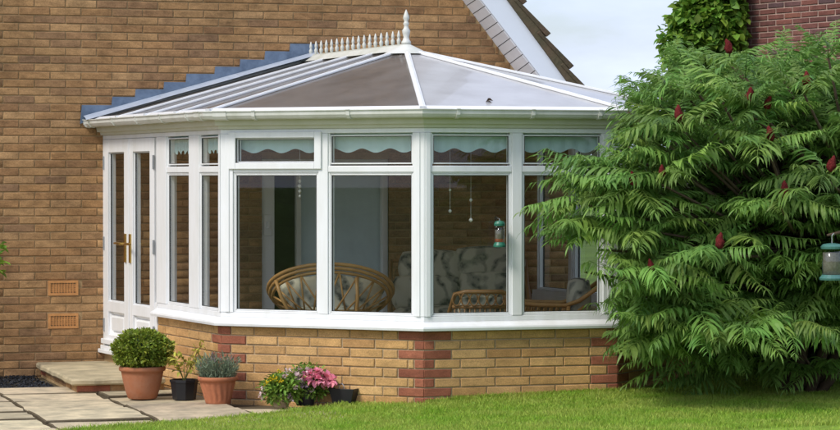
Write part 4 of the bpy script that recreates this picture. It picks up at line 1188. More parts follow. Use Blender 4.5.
def bedding(name, label, px, py, rad, h_, pot_mat, top, n_leaf, leaf_m, blooms, zg=None):
    """small flowering plant: pot, foliage mound and separate bloom heads"""
    zg = Z_PATIO if zg is None else zg
    p = on_ground(px, py, zg); z_ = zg + 0.004
    t = empty(name, (p[0], p[1], z_), label, 'potted plant')
    m = MB(); m.lathe(pot_prof(rad * 0.8, rad, h_, 0.02), c=(p[0], p[1], z_), seg=24); m.build('pot', pot_mat, t, smooth=True)
    m = MB(); m.lathe([(rad * 0.9, 0), (0.01, 0.01)], c=(p[0], p[1], z_ + h_ - 0.03), seg=16); m.build('soil', 'soil', t)
    c = (p[0] + top[3] * RGT[0], p[1] + top[3] * RGT[1], z_ + h_ + top[4])
    pts, nr = sphere_pts(n_leaf, c, top[:3], (0.35, 1.0), lump=0.12)
    link('foliage', leaves(pts, nr, 0.036, 0.45, 0.3, 0.9, leaf_m), None, t)
    m = MB()
    for k in range(10):
        an = random.uniform(0, 6.28); m.tube([(p[0], p[1], z_ + h_ - .02), (c[0] + math.cos(an) * top[0] * .6, c[1] + math.sin(an) * top[1] * .6, c[2] + random.uniform(-.2, .8) * top[2])], 0.003, seg=5)
    m.build('stem', 'green_stem', t)
    for (bx, bz, sz, petal) in blooms:
        q = np.array(c) + np.array([*(RGT * bx), bz]) - np.array([*(FWD * (top[1] * 0.85)), 0]) * math.sqrt(max(0.0, 1 - min(1, (bx / top[0] * .8) ** 2 + (bz / top[2] * .8) ** 2)))
        n_ = int(26 if sz > 0.03 else 14)
        pp, nn_ = sphere_pts(n_, q, (sz * .6, sz * .6, sz * .42), (0.3, 1.0))
        link('flower', leaves(pp, nn_, sz * 0.75, 0.8, 0.35, 0.35, petal, name='flower'), None, t)
    return t
bedding('potted_yellow_daisies', 'bushy plant with small yellow flowers in a pale tan pot', 281, 408, 0.066, 0.10, 'tan_pot', (0.140, 0.11, 0.105, 0.0, 0.025), 1500, 'bedding_leaf',
        [(-0.10, 0.045, 0.022, 'petal_yellow'), (-0.07, 0.075, 0.024, 'petal_yellow'), (-0.045, 0.085, 0.026, 'petal_yellow'), (-0.02, 0.075, 0.024, 'petal_yellow'), (0.005, 0.07, 0.022, 'petal_yellow'),
         (-0.01, 0.135, 0.022, 'petal_yellow'), (-0.13, -0.02, 0.026, 'petal_pale'), (-0.14, -0.05, 0.022, 'petal_pale'), (-0.12, 0.015, 0.02, 'petal_pale'), (0.06, -0.03, 0.024, 'petal_mauve'), (0.07, -0.06, 0.022, 'petal_pale'), (0.035, 0.1, 0.026, 'petal_pale'), (0.05, 0.13, 0.028, 'petal_pale'), (0.1, 0.02, 0.02, 'petal_pale')])
bedding('potted_pink_flowers', 'plant with large pink flower heads in a dark pot against the dwarf wall', 305, 406, 0.080, 0.14, 'black_plastic', (0.165, 0.10, 0.125, 0.02, 0.020), 1300, 'bedding_leaf',
        [(0.00, 0.055, 0.05, 'petal_pink'), (0.05, 0.030, 0.058, 'petal_pink'), (0.055, 0.075, 0.044, 'petal_pink'), (0.105, 0.055, 0.052, 'petal_pink'), (0.145, 0.010, 0.058, 'petal_pink'), (0.12, 0.028, 0.055, 'petal_pink'), (0.175, 0.02, 0.044, 'petal_pink'),
         (-0.05, 0.045, 0.042, 'petal_pale'), (-0.09, 0.05, 0.036, 'petal_pale'), (-0.06, 0.09, 0.036, 'petal_pale'), (-0.03, -0.01, 0.036, 'petal_mauve'), (-0.05, 0.01, 0.034, 'petal_pale'), (0.03, -0.05, 0.022, 'petal_pale'), (0.0, 0.09, 0.03, 'petal_pale')])

# small black trough with a wire handle
zt_ = -0.05
p = on_ground(349, 402.5, zt_); p = p - FBC[2] * 0.0
t = empty('black_trough', (p[0], p[1], zt_), 'small black plastic trough with wire handle at the dwarf wall', 'planter')
Ft = (p + FBC[2] * 0.075, FBC[1], FBC[2]); m = MB(); O, u, n_ = Ft
def tp(s, d, z): return (O[0] + u[0] * s + n_[0] * d, O[1] + u[1] * s + n_[1] * d, z)
a, b, dp, hh = 0.072, 0.100, 0.055, 0.105
V = [tp(-a, -dp * .8, zt_), tp(a, -dp * .8, zt_), tp(a, dp * .8, zt_), tp(-a, dp * .8, zt_), tp(-b, -dp, zt_ + hh), tp(b, -dp, zt_ + hh), tp(b, dp, zt_ + hh), tp(-b, dp, zt_ + hh),
     tp(-b + .012, -dp + .012, zt_ + hh), tp(b - .012, -dp + .012, zt_ + hh), tp(b - .012, dp - .012, zt_ + hh), tp(-b + .012, dp - .012, zt_ + hh), tp(-a, -dp * .6, zt_ + .05), tp(a, -dp * .6, zt_ + .05), tp(a, dp * .6, zt_ + .05), tp(-a, dp * .6, zt_ + .05)]
Fc = [(3, 2, 1, 0)]
for o_ in (0, 4, 8):
    for i in range(4): k2 = (i + 1) % 4; Fc.append((i + o_, k2 + o_, k2 + o_ + 4, i + o_ + 4))
Fc.append((12, 13, 14, 15)); m.add(V, Fc); m.build('trough', 'black_plastic', t, bevel=0.003)
m = MB(); m.tube([tp(-0.045, 0, zt_ + hh - .03), tp(-0.04, 0, zt_ + hh + .02), tp(-0.02, 0, zt_ + hh + .035), tp(-.005, 0, zt_ + hh + .02), tp(0.0, 0, zt_ + hh - .03)], 0.0028, seg=6); m.build('wire_handle', 'steel', t)

# ------------------------------------------------------------------ furniture inside
FLOOR = 0.09
def loc(P, r, f, z): return (P[0] + RGT[0] * r + FWD[0] * f, P[1] + RGT[1] * r + FWD[1] * f, z)
# round-backed cane chair seen from behind
P = spot(331, 19.15)
t = empty('cane_tub_chair', (P[0], P[1], FLOOR), 'round-backed cane tub chair with patterned cushion, its back to the window', 'chair')
def hoop(rx, top, base, dep, r, nm='hoop'):
    pts = []
    for k in range(27):
        a = math.radians(-38 + 256 * k / 26)
        rise = base + (top - base) * (math.sin(a) * 0.5 + 0.5)
        pts.append(loc(P, rx * math.cos(a) * (1.0 if a < math.pi / 2 else 1.0), -dep * (0.3 + 0.7 * max(0, math.sin(a))) + 0.30 * max(0, -math.sin(a)), rise))
    m = MB(); m.tube(pts, r, seg=8); m.build(nm, 'cane', t, smooth=True); return pts
h1 = hoop(0.470, 0.90, 0.50, 0.34, 0.015); h2 = hoop(0.455, 0.870, 0.475, 0.34, 0.014); h3 = hoop(0.435, 0.840, 0.46, 0.33, 0.013)
ring = []
for k in range(25):
    a = 2 * math.pi * k / 24; ring.append(loc(P, 0.30 * math.cos(a), -0.05 + 0.26 * math.sin(a), 0.545))
m = MB(); m.tube(ring, 0.013, seg=8); m.build('seat_ring', 'cane', t, smooth=True)
for k in range(4, 23, 2):
    for dk in (-2, 2):
        a = 2 * math.pi * (k / 26.0)
        i2 = min(max(k + dk, 1), 25)
        ang = math.radians(200 + 140 * (1 - (k - 2) / 22.0) ) - math.pi
        q = loc(P, 0.30 * math.cos(math.radians(-10 + 200 * (k / 26))), -0.05 - 0.27 * max(0, math.sin(math.radians(-10 + 200 * k / 26))), 0.545)
        m = MB(); m.tube([q, tuple((np.array(q) * .5 + np.array(h3[i2]) * .5) + np.array([*(-FWD * 0.03), 0])), h3[i2]], 0.0075, seg=6); m.build('lattice_cane', 'cane', t, smooth=True)
for r_, f_ in ((-0.27, -0.2), (0.27, -0.2), (-0.27, 0.2), (0.27, 0.2)):
    m = MB(); m.tube([loc(P, r_ * 1.05, f_ * 1.1, FLOOR + .001), loc(P, r_ * 0.95, f_ * .95, 0.30), loc(P, r_, f_, 0.545)], 0.015, seg=8); m.build('leg', 'cane', t, smooth=True)
m = MB(); m.tube([loc(P, -0.40, -0.30, 0.78), loc(P, -0.36, -0.33, 0.66), loc(P, -0.30, -0.3, 0.54), loc(P, -0.29, -0.28, 0.40)], 0.014, seg=8); m.build('back_post', 'cane', t, smooth=True)
m = MB(); m.tube([loc(P, 0.20, -0.34, 0.80), loc(P, 0.21, -0.36, 0.66), loc(P, 0.20, -0.32, 0.54), loc(P, 0.2, -0.30, 0.40)], 0.014, seg=8); m.build('back_post', 'cane', t, smooth=True)
cu = MB(); prof = []
for i in range(11):
    z = i / 10; prof.append((0.30 + 0.10 * z - 0.05 * (z > .95), 0.50 + 0.315 * z))
seg = 22; V = []; Fc = []
for (r_, z) in prof:
    for q in range(seg):
        a = math.radians(-15 + 210 * q / (seg - 1))
        V.append(loc(P, r_ * math.cos(a), -(r_ * 0.52) * max(-0.3, math.sin(a)) + 0.02, z - 0.10 * abs(math.cos(a)) * (z - .5) * 2.2 + random.uniform(-.004, .004)))
for i in range(len(prof) - 1):
    for q in range(seg - 1): Fc.append((i * seg + q, i * seg + q + 1, (i + 1) * seg + q + 1, (i + 1) * seg + q))
cu.add(V, Fc); o = cu.build('back_cushion', 'pale_fabric', t, smooth=True, origin=(P[0], P[1], FLOOR)); so = o.modifiers.new('s', 'SOLIDIFY'); so.thickness = 0.05; so.offset = 0
cu = MB(); cu.lathe([(0.22, 0), (0.29, 0.02), (0.30, 0.06), (0.26, 0.1), (0.02, 0.115)], c=(P[0], P[1], 0.47), seg=24, sx=1, sy=0.9); cu.build('seat_cushion', 'pale_fabric', t, smooth=True, origin=(P[0], P[1], FLOOR))

def cushion(parent, P, r0, r1, f0, f1, z0, z1, lean=0.0, name='cushion'):
    """pillow: a subdivided box with bulging faces"""
    m = MB(); m.box(-1, 1, -1, 1, -1, 1); o = m.build(name, 'patterned_fabric', parent)
    me = o.data
    import bmesh
    bm = bmesh.new(); bm.from_mesh(me); bmesh.ops.subdivide_edges(bm, edges=bm.edges[:], cuts=5, use_grid_fill=True)
    for v in bm.verts:
        x, y, z = v.co
        k = [1 - 0.22 * (abs(a) ** 2) for a in (x, y, z)]
        nx, ny, nz = x * (k[1] * k[2]) ** .6, y * (k[0] * k[2]) ** .9, z * (k[0] * k[1]) ** .6
        rr = (r0 + r1) / 2 + nx * (r1 - r0) / 2; zz_ = (z0 + z1) / 2 + nz * (z1 - z0) / 2
        ff = (f0 + f1) / 2 + ny * (f1 - f0) / 2 + lean * (zz_ - z0)
        v.co = Vector(loc((0, 0), rr, ff, zz_ - z0))
    bm.to_mesh(me); bm.free(); me.polygons.foreach_set('use_smooth', [True] * len(me.polygons))
    o.location = (P[0], P[1], z0)
    return o
# sofa in the back
P = spot(460, 20.35)
t = empty('cane_sofa', (P[0], P[1], FLOOR), 'cane sofa with big patterned grey cushions against the back of the conservatory', 'sofa')
for (a, b, z0, z1, f0, f1, ln) in ((-0.50, 0.06, 0.66, 0.955, 0.12, 0.40, 0.30), (-0.06, 0.54, 0.67, 0.985, 0.12, 0.40, 0.30), (-0.56, 0.03, 0.46, 0.76, 0.0, 0.28, 0.2), (-0.03, 0.52, 0.47, 0.79, 0.02, 0.28, 0.2), (-0.56, 0.52, 0.32, 0.52, -0.40, 0.22, 0)):
    cushion(t, P, a, b, f0, f1, z0, z1, ln)
m = MB()
for r_ in (-0.56, 0.54):
    m.tube([loc(P, r_, 0.35, 0.86), loc(P, r_, 0.10, 0.70), loc(P, r_, -0.25, 0.62), loc(P, r_, -0.42, 0.55), loc(P, r_, -0.44, 0.40), loc(P, r_, -0.40, FLOOR)], 0.016, seg=8); m.tube([loc(P, r_, 0.4, FLOOR), loc(P, r_, 0.38, 0.86)], 0.016, seg=8)
m.build('arm_frame', 'cane_dark', t, smooth=True)
m = MB(); m.tube([loc(P, -0.56, -0.42, 0.33), loc(P, 0.54, -0.42, 0.33)], 0.018, seg=8); m.tube([loc(P, -0.56, 0.36, 0.33), loc(P, 0.54, 0.36, 0.33)], 0.018, seg=8); m.tube([loc(P, -0.56, 0.37, 0.86), loc(P, 0.54, 0.37, 0.86)], 0.016, seg=8); m.build('seat_rail', 'cane_dark', t, smooth=True)
# cane armchair seen from behind, looped lattice back
def lat_chair(px, Zd, wid, top, label):
    P = spot(px, Zd)
    t = empty('cane_armchair', (P[0], P[1], FLOOR), label, 'chair', 'cane armchairs')
    h = wid / 2
    m = MB(); m.tube([loc(P, -h - .06, 0.25, 0.40), loc(P, -h - .03, 0.0, 0.52), loc(P, -h + .02, -0.16, top - .02), loc(P, -h + .10, -0.2, top), loc(P, h - .08, -0.2, top), loc(P, h, -0.16, top - .04), loc(P, h + .05, 0.0, 0.52), loc(P, h + .06, 0.25, 0.44)], 0.017, seg=8)
    m.build('top_rail', 'cane_dark', t, smooth=True)
    m = MB(); m.tube([loc(P, -h, -0.18, top - .11), loc(P, h, -0.18, top - .11)], 0.013, seg=8); m.tube([loc(P, -h, -0.18, 0.42), loc(P, h, -0.18, 0.42)], 0.016, seg=8); m.build('back_rail', 'cane_dark', t, smooth=True)
    nl = 7
    for k in range(nl):
        c = -h + wid * (k + .5) / nl; pts = []
        for q in range(13):
            a = 2 * math.pi * q / 12; pts.append(loc(P, c + wid / nl * .46 * math.cos(a), -0.2, top - .056 + 0.045 * math.sin(a)))
        m = MB(); m.tube(pts, 0.006, seg=6); m.build('lattice_loop', 'cane_dark', t, smooth=True)
    m = MB()
    for k in range(12):
        c = -h + wid * (k + .5) / 12; m.tube([loc(P, c, -0.18, 0.42), loc(P, c, -0.18, top - .11)], 0.006, seg=5)
    m.build('spindle', 'cane_dark', t, smooth=True)
    for a, b in ((-h, -0.18), (h, -0.18), (-h, 0.3), (h, 0.3)):
        m = MB(); m.tube([loc(P, a, b, FLOOR), loc(P, a, b, 0.45)], 0.017, seg=8); m.build('leg', 'cane_dark', t, smooth=True)
    cushion(t, P, -h + .03, h - .03, -0.15, 0.3, 0.40, 0.53)
    cushion(t, P, -h + .04, h - .06, -0.16, -0.06, 0.47, top - .03)
lat_chair(482, 18.55, 0.44, 0.715, 'cane armchair with looped lattice back in front of the patterned sofa')
# cane recliner with a rising curved arm
P = spot(556, 18.75)
t = empty('cane_recliner', (P[0], P[1], FLOOR), 'cane recliner with rising curved arm rail behind the sumac shrub', 'chair')
for f_ in (-0.2, 0.26):
    m = MB(); m.tube([loc(P, -0.42, f_, 0.60), loc(P, -0.36, f_, 0.625), loc(P, -0.15, f_, 0.61), loc(P, 0.06, f_, 0.605), loc(P, 0.16, f_, 0.64), loc(P, 0.26, f_, 0.71), loc(P, 0.33, f_, 0.76)], 0.016, seg=8); m.build('arm_rail', 'cane', t, smooth=True)
    m = MB(); m.tube([loc(P, -0.40, f_, 0.535), loc(P, 0.10, f_, 0.53), loc(P, 0.2, f_, 0.60)], 0.012, seg=8)
    for k in range(11): m.tube([loc(P, -0.38 + .045 * k, f_, 0.535), loc(P, -0.36 + .045 * k, f_, 0.61)], 0.006, seg=5)
    m.build('arm_lattice', 'cane', t, smooth=True)
    for r_ in (-0.38, 0.08): 
        m = MB(); m.tube([loc(P, r_, f_, FLOOR), loc(P, r_, f_, 0.60)], 0.016, seg=8); m.build('leg', 'cane', t, smooth=True)
cushion(t, P, -0.36, 0.12, -0.17, 0.23, 0.40, 0.54); cushion(t, P, 0.08, 0.26, -0.17, 0.23, 0.50, 0.80)

# trinkets hanging on threads inside the window
def trinket(px, F_, P_, Q_, y0, y1, beads, label, m='ceramic'):
    q = hit(px, P_, Q_) - F_[2] * 0.16; zt_ = Z_T; 
    o = MB(); o.tube([(q[0], q[1], zt_), (q[0], q[1], zat(y1, q))], 0.0012, seg=4)
    for b, r_ in beads: 
        zc = zat(b, q); o.lathe([(r_ * .3, -r_), (r_ * .9, -r_ * .4), (r_, 0), (r_ * .8, r_ * .5), (r_ * .2, r_)], c=(q[0], q[1], zc), seg=8)
    tag(o.build('hanging_ornament', m), label, 'ornament')
trinket(289.5, FBC, B, C, 176, 198, [(181, .012), (186, .014), (191, .012), (196, .010)], 'white twisted ornament hanging in the window above the round cane chair')
trinket(457, FCD, C, D, 130, 212, [(190, .010), (211, .012)], 'thread of beads hanging in the window, the one nearer the corner post')
trinket(478, FCD, C, D, 130, 220, [(200, .012), (220, .014)], 'thread of beads hanging in the window, the one nearer the bird feeder')

# bird feeder stuck on the outside of the front pane
def feeder(base, r_, h_, name, label, cap_m, tube_fill, band, bracket):
    t = empty(name, base, label, 'bird feeder')
    x, y, z = base
    m = MB(); m.lathe([(r_ * 1.25, 0), (r_ * 1.3, 0.012), (r_ * 1.05, 0.03), (r_, 0.034)], c=base, seg=18); m.build('tray', cap_m, t, smooth=False)
    m = MB(); m.lathe([(r_ * .93, 0), (r_ * .93, h_ * tube_fill)], c=(x, y, z + .036), seg=16); m.build('seed', 'seed', t, smooth=False)
    if band: m = MB(); m.lathe([(r_ * .965, 0), (r_ * .965, band)], c=(x, y, z + .0355), seg=16); m.build('red_band', 'feeder_red', t)
    m = MB(); m.lathe([(r_, 0), (r_, h_)], c=(x, y, z + .035), seg=18); me = m.build('tube', 'tube_glass', t, smooth=True)
    m = MB(); m.lathe([(r_ * 1.12, 0), (r_ * 1.15, 0.015), (r_ * .9, 0.03), (r_ * .3, 0.036)], c=(x, y, z + .034 + h_), seg=18); m.build('lid', cap_m, t)
    bracket(t, x, y, z + .034 + h_ + .036, r_)
    return t
q = hit(497.5, C, D) + FCD[2] * 0.045
def br1(t, x, y, z, r_):
    m = MB(); m.tube([(x, y, z), (x, y, z + .012), (x, y + .04, z + .016), (x, y + .0485, z + .016)], 0.003, seg=6); m.build('hook', 'steel', t)
    m = MB(); m.tube([(x, y + .05, z + .016), (x, y + .08, z + .016)], [0.006, 0.014], seg=12); m.build('suction_cup', 'tube_glass', t)
feeder((q[0], q[1], zat(247, q)), 0.034, 0.115, 'window_bird_feeder', 'small tube bird feeder with green tray stuck on the front window', 'feeder_green', 0.72, 0.022, br1)

# ------------------------------------------------------------------ staghorn sumac
def frond_geo(seed, npair=17):
    """one drooping cut-leaf frond, length 1 along +X: arched rachis and a fringe of toothed hanging leaflets"""
    rr = random.Random(seed); V = []; Fi = []
    arch, drop = rr.uniform(0.15, 0.42), rr.uniform(0.22, 0.56); side = rr.uniform(-0.14, 0.14); wav = rr.uniform(0.0, 0.05)
    rach = lambda t: Vector((t * (1 - 0.10 * t), side * t * t, arch * t - drop * t * t + wav * math.sin(t * 7)))
    N = 6
    for i in range(N + 1):
        c = rach(i / N); w_ = 0.0085 * (1 - 0.75 * i / N)
        for a in (0, 2.1, 4.2): V.append(tuple(c + Vector((0, math.cos(a) * w_, math.sin(a) * w_))))
    for i in range(N):
        for j in range(3):
            a, b = i * 3 + j, i * 3 + (j + 1) % 3; Fi += [(a, b, b + 3), (a, b + 3, a + 3)]
    def leaflet(t, sgn, L):
        o = rach(t); tn = (rach(min(t + .02, 1.02)) - rach(t - .02)).normalized()
        d0 = (tn * rr.uniform(.25, .75) + Vector((0, sgn * rr.uniform(.55, .95), rr.uniform(-.25, .35)))).normalized()
        d1 = (d0 * 0.6 + tn * rr.uniform(-.25, .25) + Vector((0, rr.uniform(-.3, .3), -rr.uniform(0.6, 1.7)))).normalized()
        K = 4; pts = [o]; p = o.copy()
        for k in range(K):
            f = ((k + .5) / K) ** 0.75; p = p + (d0 * (1 - f) + d1 * f).normalized() * (L / K); pts.append(p.copy())
        wv = d0.cross(d1); wv = wv if wv.length > .01 else tn
        wv = (wv.normalized() + Vector((rr.uniform(-.4, .4), rr.uniform(-.4, .4), rr.uniform(-.2, .2)))).normalized()
        wid = lambda f: L * 0.078 * math.sin(math.pi * (0.10 + 0.86 * f)) ** 0.8
        for s_ in (-1, 1):
            ws = [wid(k / K) * rr.uniform(.8, 1.2) if k < K else 0.001 for k in range(K + 1)]
            for k in range(K):
                a, b = pts[k], pts[k + 1]; sg = b - a; i0 = len(V)
                V.extend([tuple(a), tuple(b), tuple(b + wv * (s_ * ws[k + 1]) + sg * .25), tuple(a + wv * (s_ * ws[k]) + sg * .2)]); Fi.append((i0, i0 + 1, i0 + 2)); Fi.append((i0, i0 + 2, i0 + 3))
        a, b = pts[-2], pts[-1]; i0 = len(V); V.extend([tuple(b + wv * L * .018), tuple(b - wv * L * .018), tuple(b + (b - a) * .7)]); Fi.append((i0, i0 + 1, i0 + 2))
    for i in range(npair):
        t = 0.14 + 0.83 * (i + rr.uniform(-.25, .25)) / (npair - 1)
        L = 0.245 * (0.5 + 0.5 * math.sin(math.pi * min(1, 0.2 + t * 0.72))) * (1 - 0.4 * max(0, t - 0.6) / 0.4)
        for sgn in (-1, 1): leaflet(t + rr.uniform(-.01, .01), sgn, L * rr.uniform(.75, 1.2))
    leaflet(0.985, 0.1, 0.15)
    return np.array(V, np.float32), np.array(Fi, np.int32)
NV = 12
FG = [frond_geo(100 + k) for k in range(NV)]
FM = [raw_mesh('frond', v, f, 'sumac_leaf') for v, f in FG]

sb = np.array([2.75, -0.25]); SBZ = lawn_z(sb[0], sb[1]) - 0.02
shrub = empty('sumac_shrub', (sb[0], sb[1], SBZ), 'large sumac shrub with drooping cut leaves and red seed cones on the lawn', 'shrub')
SC_ = np.array([2.98, -0.22, 1.14]); SR = np.array([1.58, 1.10, 1.06])
tips = []
def crown_r(q):
    return 1 + 0.10 * math.sin(q[0] * 5.2 + q[2] * 4) + 0.08 * math.sin(q[1] * 6 + q[2] * 7 + 1)
tries = 0
while len(tips) < 390 and tries < 60000:
    tries += 1
    q = RNG.normal(0, 1, 3); q /= np.linalg.norm(q)
    if q[2] < -0.93: continue
    rad = RNG.uniform(0.42, 1.0) ** 0.45 * crown_r(q)
    p_ = SC_ + q * SR * rad
    if p_[2] < (0.44 if rad > 0.72 else 0.16): continue
    if p_[1] > 0.9 and RNG.uniform() < 0.5: continue
    # keep out of the conservatory
    if p_[1] > -0.12 and p_[0] < D[0] + 0.22 + max(0, p_[1]) * 1.02 and p_[2] < 2.1: continue
    if any(np.linalg.norm(p_ - t_[0]) < 0.185 for t_ in tips): continue
    tips.append((p_, q, rad))
# branches that reach out towards the front window, low left skirt and the crown's left shoulder
extra = []
for (px, py, Zd) in ((600, 172, 17.15), (588, 205, 17.0), (612, 222, 17.2), (598, 250, 17.05), (585, 272, 17.2), (640, 296, 17.0), (655, 322, 16.9), (690, 330, 16.75), (740, 330, 16.6), (790, 326, 16.6), (632, 140, 17.4), (640, 108, 17.9), (672, 92, 18.0), (620, 120, 18.2), (700, 70, 18.0), (828, 58, 17.3), (655, 205, 16.9), (640, 240, 16.9), (650, 270, 16.8), (735, 66, 17.6), (780, 75, 17.4)):
    q2 = spot(px, Zd); p_ = np.array([q2[0], q2[1], EYE - (py - 178) * Zd / FPX]); q = (p_ - SC_) / SR; q /= np.linalg.norm(q)
    extra.append((p_, q, 1.0))
CONES = ((677, 122, 16.85), (745, 103, 16.9), (763, 110, 16.9), (768, 142, 16.7), (804, 88, 16.8), (633, 186, 16.85), (826, 172, 16.6), (780, 198, 16.55), (650, 270, 16.65), (727, 55, 17.5), (677, 131, 16.9), (660, 177, 16.75), (716, 248, 16.5))
for (px, py, Zd) in CONES:
    q2 = spot(px, Zd); p_ = np.array([q2[0], q2[1], EYE - (py - 178) * Zd / FPX - 0.045]); q = (p_ - SC_) / SR; q /= np.linalg.norm(q); extra.append((p_, q, 1.0))
for (px, py, Zd) in ((648, 332, 17.1), (668, 338, 17.0), (636, 318, 17.35), (660, 345, 17.5), (690, 352, 17.5), (725, 352, 17.4), (648, 362, 18.1), (680, 372, 18.1), (720, 375, 18.0), (770, 372, 17.9), (815, 372, 17.8),
                     (628, 112, 17.7), (652, 98, 17.5), (640, 130, 17.3), (664, 112, 17.2), (660, 80, 17.9), (684, 74, 17.7), (622, 150, 17.35), (650, 150, 17.1), (630, 165, 17.2), (690, 100, 17.1), (712, 84, 17.2), (745, 78, 17.2), (640, 190, 17.05), (668, 165, 16.95), (626, 205, 17.2), (622, 236, 17.25), (626, 262, 17.25), (632, 285, 17.2), (656, 232, 16.85), (676, 292, 16.8), (700, 318, 16.7), (652, 90, 17.7), (638, 104, 18.0), (668, 70, 18.1), (690, 66, 18.0), (646, 118, 17.6), (612, 190, 17.1), (600, 228, 17.1), (618, 175, 17.15), (640, 350, 17.3), (632, 300, 17.4)):
    q2 = spot(px, Zd); p_ = np.array([q2[0], q2[1], EYE - (py - 178) * Zd / FPX]); q = (p_ - SC_) / SR; q /= np.linalg.norm(q); extra.append((p_, q, 1.0))
tips += extra
# stems
m = MB(); stems_root = []
fork = []
for k in range(7):
    a = 2 * math.pi * k / 7 + 0.3; r_ = 0.10
    b0 = Vector((sb[0] + r_ * math.cos(a), sb[1] + r_ * math.sin(a), SBZ - 0.03)); e_ = Vector((SC_[0] + 0.42 * math.cos(a), SC_[1] + 0.42 * math.sin(a), 0.75 + 0.35 * (k % 3)))
    mid = (b0 + e_) / 2 + Vector((0.05 * math.cos(a + 1), 0.05 * math.sin(a + 1), -0.05))
    mm = MB(); mm.tube([b0, mid, e_], [0.042, 0.034, 0.024], seg=8); mm.build('stem', 'bark', shrub, smooth=True); fork.append(e_)
bm_ = MB()
for (p_, q, rad) in tips:
    v = Vector(p_); f0 = min(fork, key=lambda e_: (e_ - v).length + 0.8 * max(0, e_.z - v.z))
    mid = f0 * 0.45 + v * 0.55 + Vector((0, 0, -0.06))
    bm_.tube([f0, mid, v], [0.016, 0.012, 0.008], seg=5)
bm_.build('branches', 'bark', shrub, smooth=True)
fr_list = []
for ti, (p_, q, rad) in enumerate(tips):
    out = Vector(q); h_ = Vector((q[0], q[1], 0)); 
    base_az = math.atan2(q[1], q[0]); nfr = random.choice((7, 8, 9)) if rad > 0.78 else 6
    a0_ = random.uniform(0, 6.28)
    for k in range(nfr):
        a = a0_ + 2 * math.pi * k / nfr + random.uniform(-.25, .25)
        # whorl round the shoot, biased outwards, shoots point outward and up
        d = Vector((math.cos(a), math.sin(a), 0.0)) + h_ * 0.75
        d.z = 0.02 + 0.85 * max(0, q[2]) + random.uniform(-.18, .32)
        if d.length < 0.25: continue
        d.normalize()
        L = random.triangular(0.30, 0.70, 0.52) * (0.9 if q[2] > 0.5 else 1.0)
        zax = Vector((0, 0, 1)); yax = zax.cross(d)
        if yax.length < .05: continue
        yax.normalize(); z2 = d.cross(yax)
        rot = Matrix((d, yax, z2)).transposed().to_4x4() @ Matrix.Rotation(random.uniform(-.35, .35), 4, 'X')
        M = Matrix.Translation(Vector(p_)) @ rot @ Matrix.Diagonal((L, L * random.uniform(.85, 1.1), L, 1))
        mid = M @ Vector((.55, 0, 0))
        # stay out of the building
        tip_ = M @ Vector((1, 0, -.2))
        bad = False
        for w_ in (mid, tip_):
            if w_.y > -0.07 and w_.x < D[0] + 0.12 + max(0, w_.y) * 1.02 and w_.z < 2.12: bad = True
            if w_.y > -0.28 and w_.x < D[0] + 0.3 and 1.85 < w_.z < 2.15 and w_.x < 1.3: bad = True
        # crown outline: open sky over the eaves corner, lower top on the left, taller on the right
        for w_ in (mid, tip_):
            px, py = proj(w_.x, w_.y, w_.z)
            top = 140 if px < 604 else (92 if px < 630 else (72 if px < 662 else (52 if px < 735 else (46 if px < 805 else 32))))
            if py < top + random.uniform(-22, 8): bad = True
            if px < 596 and (py > 252 or py < 158): bad = True
        if bad: continue
        sc = np.dot(np.array([mid.x, mid.y]) - CAM2, FWD); px, py = proj(mid.x, mid.y, mid.z)
        vis = sc + (6 if not (500 < px < 850 and 20 < py < 420) else 0)
        fr_list.append((vis, random.randrange(NV), M))
fr_list.sort(key=lambda t_: t_[0])
winv = WM['sumac_shrub']
for (_, vi, M) in fr_list[:300]:
    o = bpy.data.objects.new('frond', FM[vi]); COL.objects.link(o); o.parent = shrub; o.matrix_parent_inverse = winv; o.matrix_basis = M
V = []; Fi = []; nv = 0
for (_, vi, M) in fr_list[300:]:
    v, f = FG[vi]; Ma = np.array(M); V.append(v @ Ma[:3, :3].T + Ma[:3, 3]); Fi.append(f + nv); nv += len(v)
o = link('foliage', raw_mesh('foliage', np.concatenate(V), np.concatenate(Fi), 'sumac_leaf_field'), None, shrub); kind(o, 'stuff')
# red seed cones
cn_ = MB()
prof = [(0.010, 0), (0.026, 0.010), (0.034, 0.025), (0.037, 0.040), (0.035, 0.055), (0.031, 0.070), (0.026, 0.086), (0.019, 0.102), (0.011, 0.116), (0.003, 0.127)]
cn_.lathe(prof, seg=16, wob=0.34); cnm = cn_.mesh('seed_cone', True); cnm.materials.append(MATS['sumac_cone'])
for (px, py, Zd) in CONES:
    q2 = spot(px, Zd); z = EYE - (py - 178) * Zd / FPX
    o = bpy.data.objects.new('seed_cone', cnm); COL.objects.link(o); o.parent = shrub; o.matrix_parent_inverse = winv
    o.location = (q2[0] - FWD[0] * .17, q2[1] - FWD[1] * .17, z); o.rotation_euler = (random.uniform(-.3, .3), random.uniform(-.3, .3), random.uniform(0, 6)); s_ = random.uniform(.65, .95); o.scale = (s_ * .9, s_ * .9, s_)
    v = Vector((q2[0] - FWD[0] * .17, q2[1] - FWD[1] * .17, z + .01)); near_t = min(tips, key=lambda t_: (Vector(t_[0]) - v).length)
    mm = MB(); mm.tube([near_t[0], (Vector(near_t[0]) + v) / 2 + Vector((0, 0, -.02)), v], 0.006, seg=5); mm.build('twig', 'green_stem', shrub)

